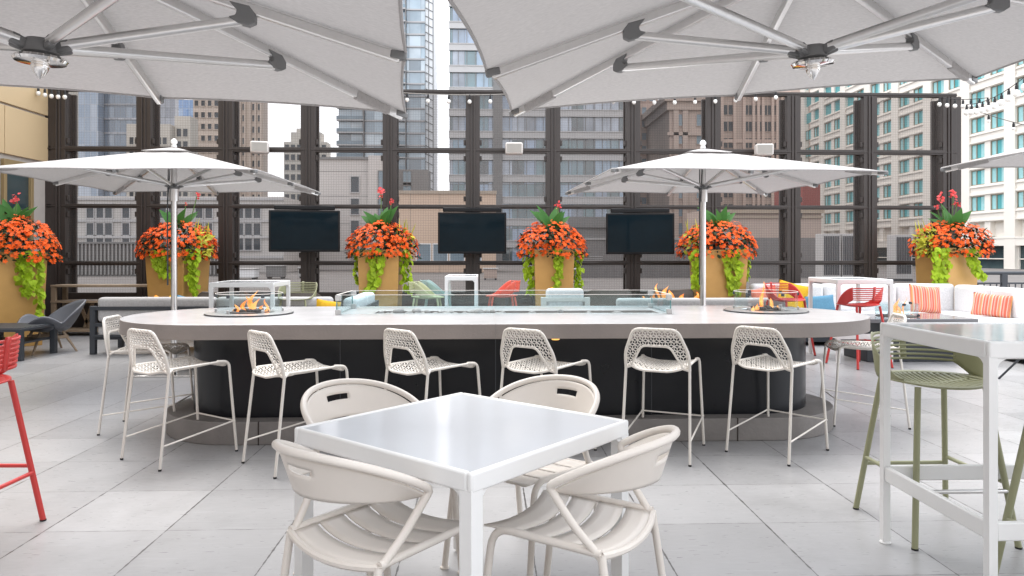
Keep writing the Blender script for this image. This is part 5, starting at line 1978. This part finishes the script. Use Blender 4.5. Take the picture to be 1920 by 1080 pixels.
# fire table in front of the sectional
ft = thing("fire_table", "dark low fire table with a small glass guard before the sectional", "fire table", (5.30, 9.3, 0))
q = MB()
q.bx(-.75, .80, -.42, .42, .50, .55)
q.build("tabletop", M["smoked"], ft, smooth=False, bevel=.008)
q = MB()
q.bx(-.55, .6, -.3, .3, .0, .50)
q.build("base", M["dark"], ft, smooth=False, bevel=.01)
q = MB()
q.lathe([(.0, .556), (.24, .556), (.25, .552)], 32)
q.build("burner", M["char"], ft)
q = MB()
q.grid(lambda u, v: (.25 * cos(2 * pi * u), .25 * sin(2 * pi * u), .57 + .15 * v), 40, 2, True)
q.build("glass_guard", M["glass"], ft, solid=.006)
for k in range(6):
    a = R(20 + 60 * k)
    q = MB()
    q.bx(-.015, .015, -.015, .015, 0, .028)
    o = q.build("clip", M["dark"], ft, smooth=False)
    o.location = (.25 * cos(a), .25 * sin(a), .555 if k % 2 else .70)
o = flames([(0.0, 0, .22, .035), (.05, .03, .12, .03), (-.05, 0, .12, .03), (.1, 0, .24, .012)]).build("flame", M["flame"], ft, ang=180)
o.location = (0, 0, .56)

f2 = thing("fire_table", "grey fire table with low flames behind the right parasol pole", "fire table", (2.85, 11.2, 0))
q = MB()
q.bx(-.8, .8, -.35, .35, .52, .60)
q.build("tabletop", M["concrete"], f2, smooth=False, bevel=.01)
q = MB()
q.bx(-.6, .6, -.25, .25, 0, .52)
q.build("base", M["dark"], f2, smooth=False)
q = MB()
q.bx(-.55, .55, -.08, .08, .60, .62)
q.build("burner", M["char"], f2, smooth=False)
o = flames([(-.45, 0, .10, .05), (-.28, 0, .15, .05), (-.1, 0, .26, .055), (.0, .02, .20, .05), (.16, 0, .14, .05), (.38, 0, .16, .05), (.5, 0, .1, .04), (-.2, .03, .3, .03)]).build("flame", M["flame"], f2, ang=180)
o.location = (0, 0, .6)

# dark side table and grey shell lounge chair on the left
st = thing("side_table", "dark metal slatted side table at the left edge", "side table", (-6.28, 9.82, 0), 0)
q = MB()
q.bx(-.4, .4, -.4, .4, .37, .405)
for k in range(7):
    q.bx(-.38, .38, -.37 + k * .107, -.29 + k * .107, .405, .415)
q.build("tabletop", M["dark"], st, smooth=False, bevel=.004)
q = MB()
q.bx(-.34, .34, -.35, .35, .2, .225)
q.build("lower_shelf", M["dark"], st, smooth=False)
for sx in (-1, 1):
    for sy in (-1, 1):
        q = MB()
        q.bx(sx * .36 - .035, sx * .36 + .035, sy * .36 - .035, sy * .36 + .035, 0, .37)
        q.build("leg", M["dark"], st, smooth=False, bevel=.003)

lc = thing("lounge_chair", "slate grey shell lounge chair on splayed wooden legs at left", "lounge chair", (-6.1, 10.35, 0), 138)
def shell_l(u, v):
    """one wrapped shell: a tall round back that dips at the sides and rises again into low arm wings"""
    f = R(-150 + 300 * u)
    s = abs(2 * u - 1)
    if s < .52:
        top = .40 + .30 * cos(s / .52 * pi / 2) ** .8
    else:
        top = .40 + .11 * sin((s - .52) / .48 * pi) ** 1.2
    z0 = .27 + .04 * s
    k = v ** .7
    r = .16 + (.37 - .16 + .05 * max(0, 1 - s / .5)) * k
    return (r * sin(f) * .95, -r * cos(f) - .06 * v * max(0, 1 - s / .5), z0 + (top - z0) * v ** 1.4)
q = MB()
q.grid(shell_l, 49, 12)
q.build("backrest", M["shell"], lc, solid=.025, ang=80)
q = MB()
q.lathe([(0, .285), (.16, .285), (.26, .31), (.29, .34), (.27, .38), (.18, .395), (0, .40)], 32)
q.build("seat", M["shell"], lc, ang=60)
for sx in (-1, 1):
    for sy in (-1, 1):
        q = MB()
        q.tube([(sx * .15, sy * .14, .28), (sx * .29, sy * .27, 0)], [.02, .013], 10)
        q.build("leg", M["wood"], lc)
for ends in (((-.2, -.19, .21), (-.2, .19, .21)), ((.2, -.19, .21), (.2, .19, .21)), ((-.2, 0, .262), (.2, 0, .262))):
    q = MB()
    q.bar(*ends, .03, .045)
    q.build("stretcher", M["wood"], lc, smooth=False, bevel=.005)

cs = thing("console_shelf", "weathered wood console shelf with open tiers against the left mesh wall", "console", (-6.32, 12.45, 0))
for z, n_ in ((.84, "top"), (.58, "shelf"), (.10, "shelf")):
    q = MB()
    q.bx(-.86, .86, -.2, .2, z - .035, z)
    q.build(n_, M["wood"], cs, smooth=False, bevel=.004)
for sx in (-1, 1):
    for sy in (-1, 1):
        q = MB()
        q.bx(sx * .82 - .035, sx * .82 + .035, sy * .16 - .03, sy * .16 + .03, 0, .804)
        q.build("leg", M["wood"], cs, smooth=False, bevel=.003)
for x0, x1 in ((-.6, -.42), (-.36, -.5), (.5, .35)):
    q = MB()
    q.bar((x0, .17, .545), (x1, .17, .10), .05, .03, (0, 1, 0))
    q.build("brace", M["wood"], cs, smooth=False)


def wicker_chair(label, loc, rz):
    t = thing("wicker_chair", label, "armchair", loc, rz, "taupe wicker armchairs by the mesh wall")
    def bk(u, v):
        f = R(-105 + 210 * u)
        s = abs(2 * u - 1)
        top = .78 - .02 * (1 - s) - .16 * max(0, s - .45) / .55
        return (.36 * sin(f) * (1 + .08 * v), -.32 * cos(f) * (1 + .12 * v), .2 + (top - .2) * v)
    q = MB()
    q.grid(bk, 30, 8)
    bo = q.build("backrest", M["wicker"], t, solid=.035, ang=70)
    q = MB()
    q.tube([bk(k / 29, 1) for k in range(30)], .02, 8)
    q.build("rim", M["wicker"], bo)
    q = MB()
    q.bx(-.31, .31, -.27, .30, .18, .36)
    q.build("seat", M["wicker"], t, bevel=.03)
    cushion("seat_cushion", M["grey_cushion"], t, -.28, .28, -.24, .29, .361, .44, .03)
    for sx in (-1, 1):
        for sy in (-1, 1):
            q = MB()
            q.bx(sx * .26 - .02, sx * .26 + .02, sy * .24 - .02, sy * .24 + .02, 0, .18)
            q.build("leg", M["dark"], t, smooth=False)
wicker_chair("taupe wicker armchair by the mesh wall under the left television", (-3.0, 11.6, 0), 0)
wicker_chair("taupe wicker armchair behind the white bar table at left", (-4.05, 11.45, 0), 10)
wicker_chair("taupe wicker armchair between the third planter and right television", (1.95, 11.9, 0), 6)
wicker_chair("taupe wicker armchair under the right television behind the flames", (3.0, 12.0, 0), 0)
q = thing("coffee_table", "low dark slatted table beside the third planter", "coffee table", (.55, 12.2, 0))
p = MB()
p.bx(-.26, .26, -.25, .25, .66, .70)
p.build("tabletop", M["dark"], q, smooth=False, bevel=.005)
for sx in (-1, 1):
    for sy in (-1, 1):
        p = MB()
        p.bar((sx * .22, sy * .2, .66), (sx * .26, sy * .24, 0), .03, .03)
        p.build("leg", M["dark"], q, smooth=False)

# dark splay legged side table, nearly all outside the frame
dc = thing("side_table", "dark side table with splayed legs at the right edge, only a leg showing", "side table", (5.68, 7.25, 0), 20)
q = MB()
q.lathe([(0, .42), (.24, .42), (.25, .43), (.25, .44), (.24, .45), (0, .45)], 32)
q.build("tabletop", M["dark"], dc)
for k in range(3):
    a = R(205 + 120 * k)
    q = MB()
    q.tube([(.12 * cos(a), .12 * sin(a), .42), (.52 * cos(a), .52 * sin(a), 0)], .011, 8)
    q.build("leg", M["dark"], dc)
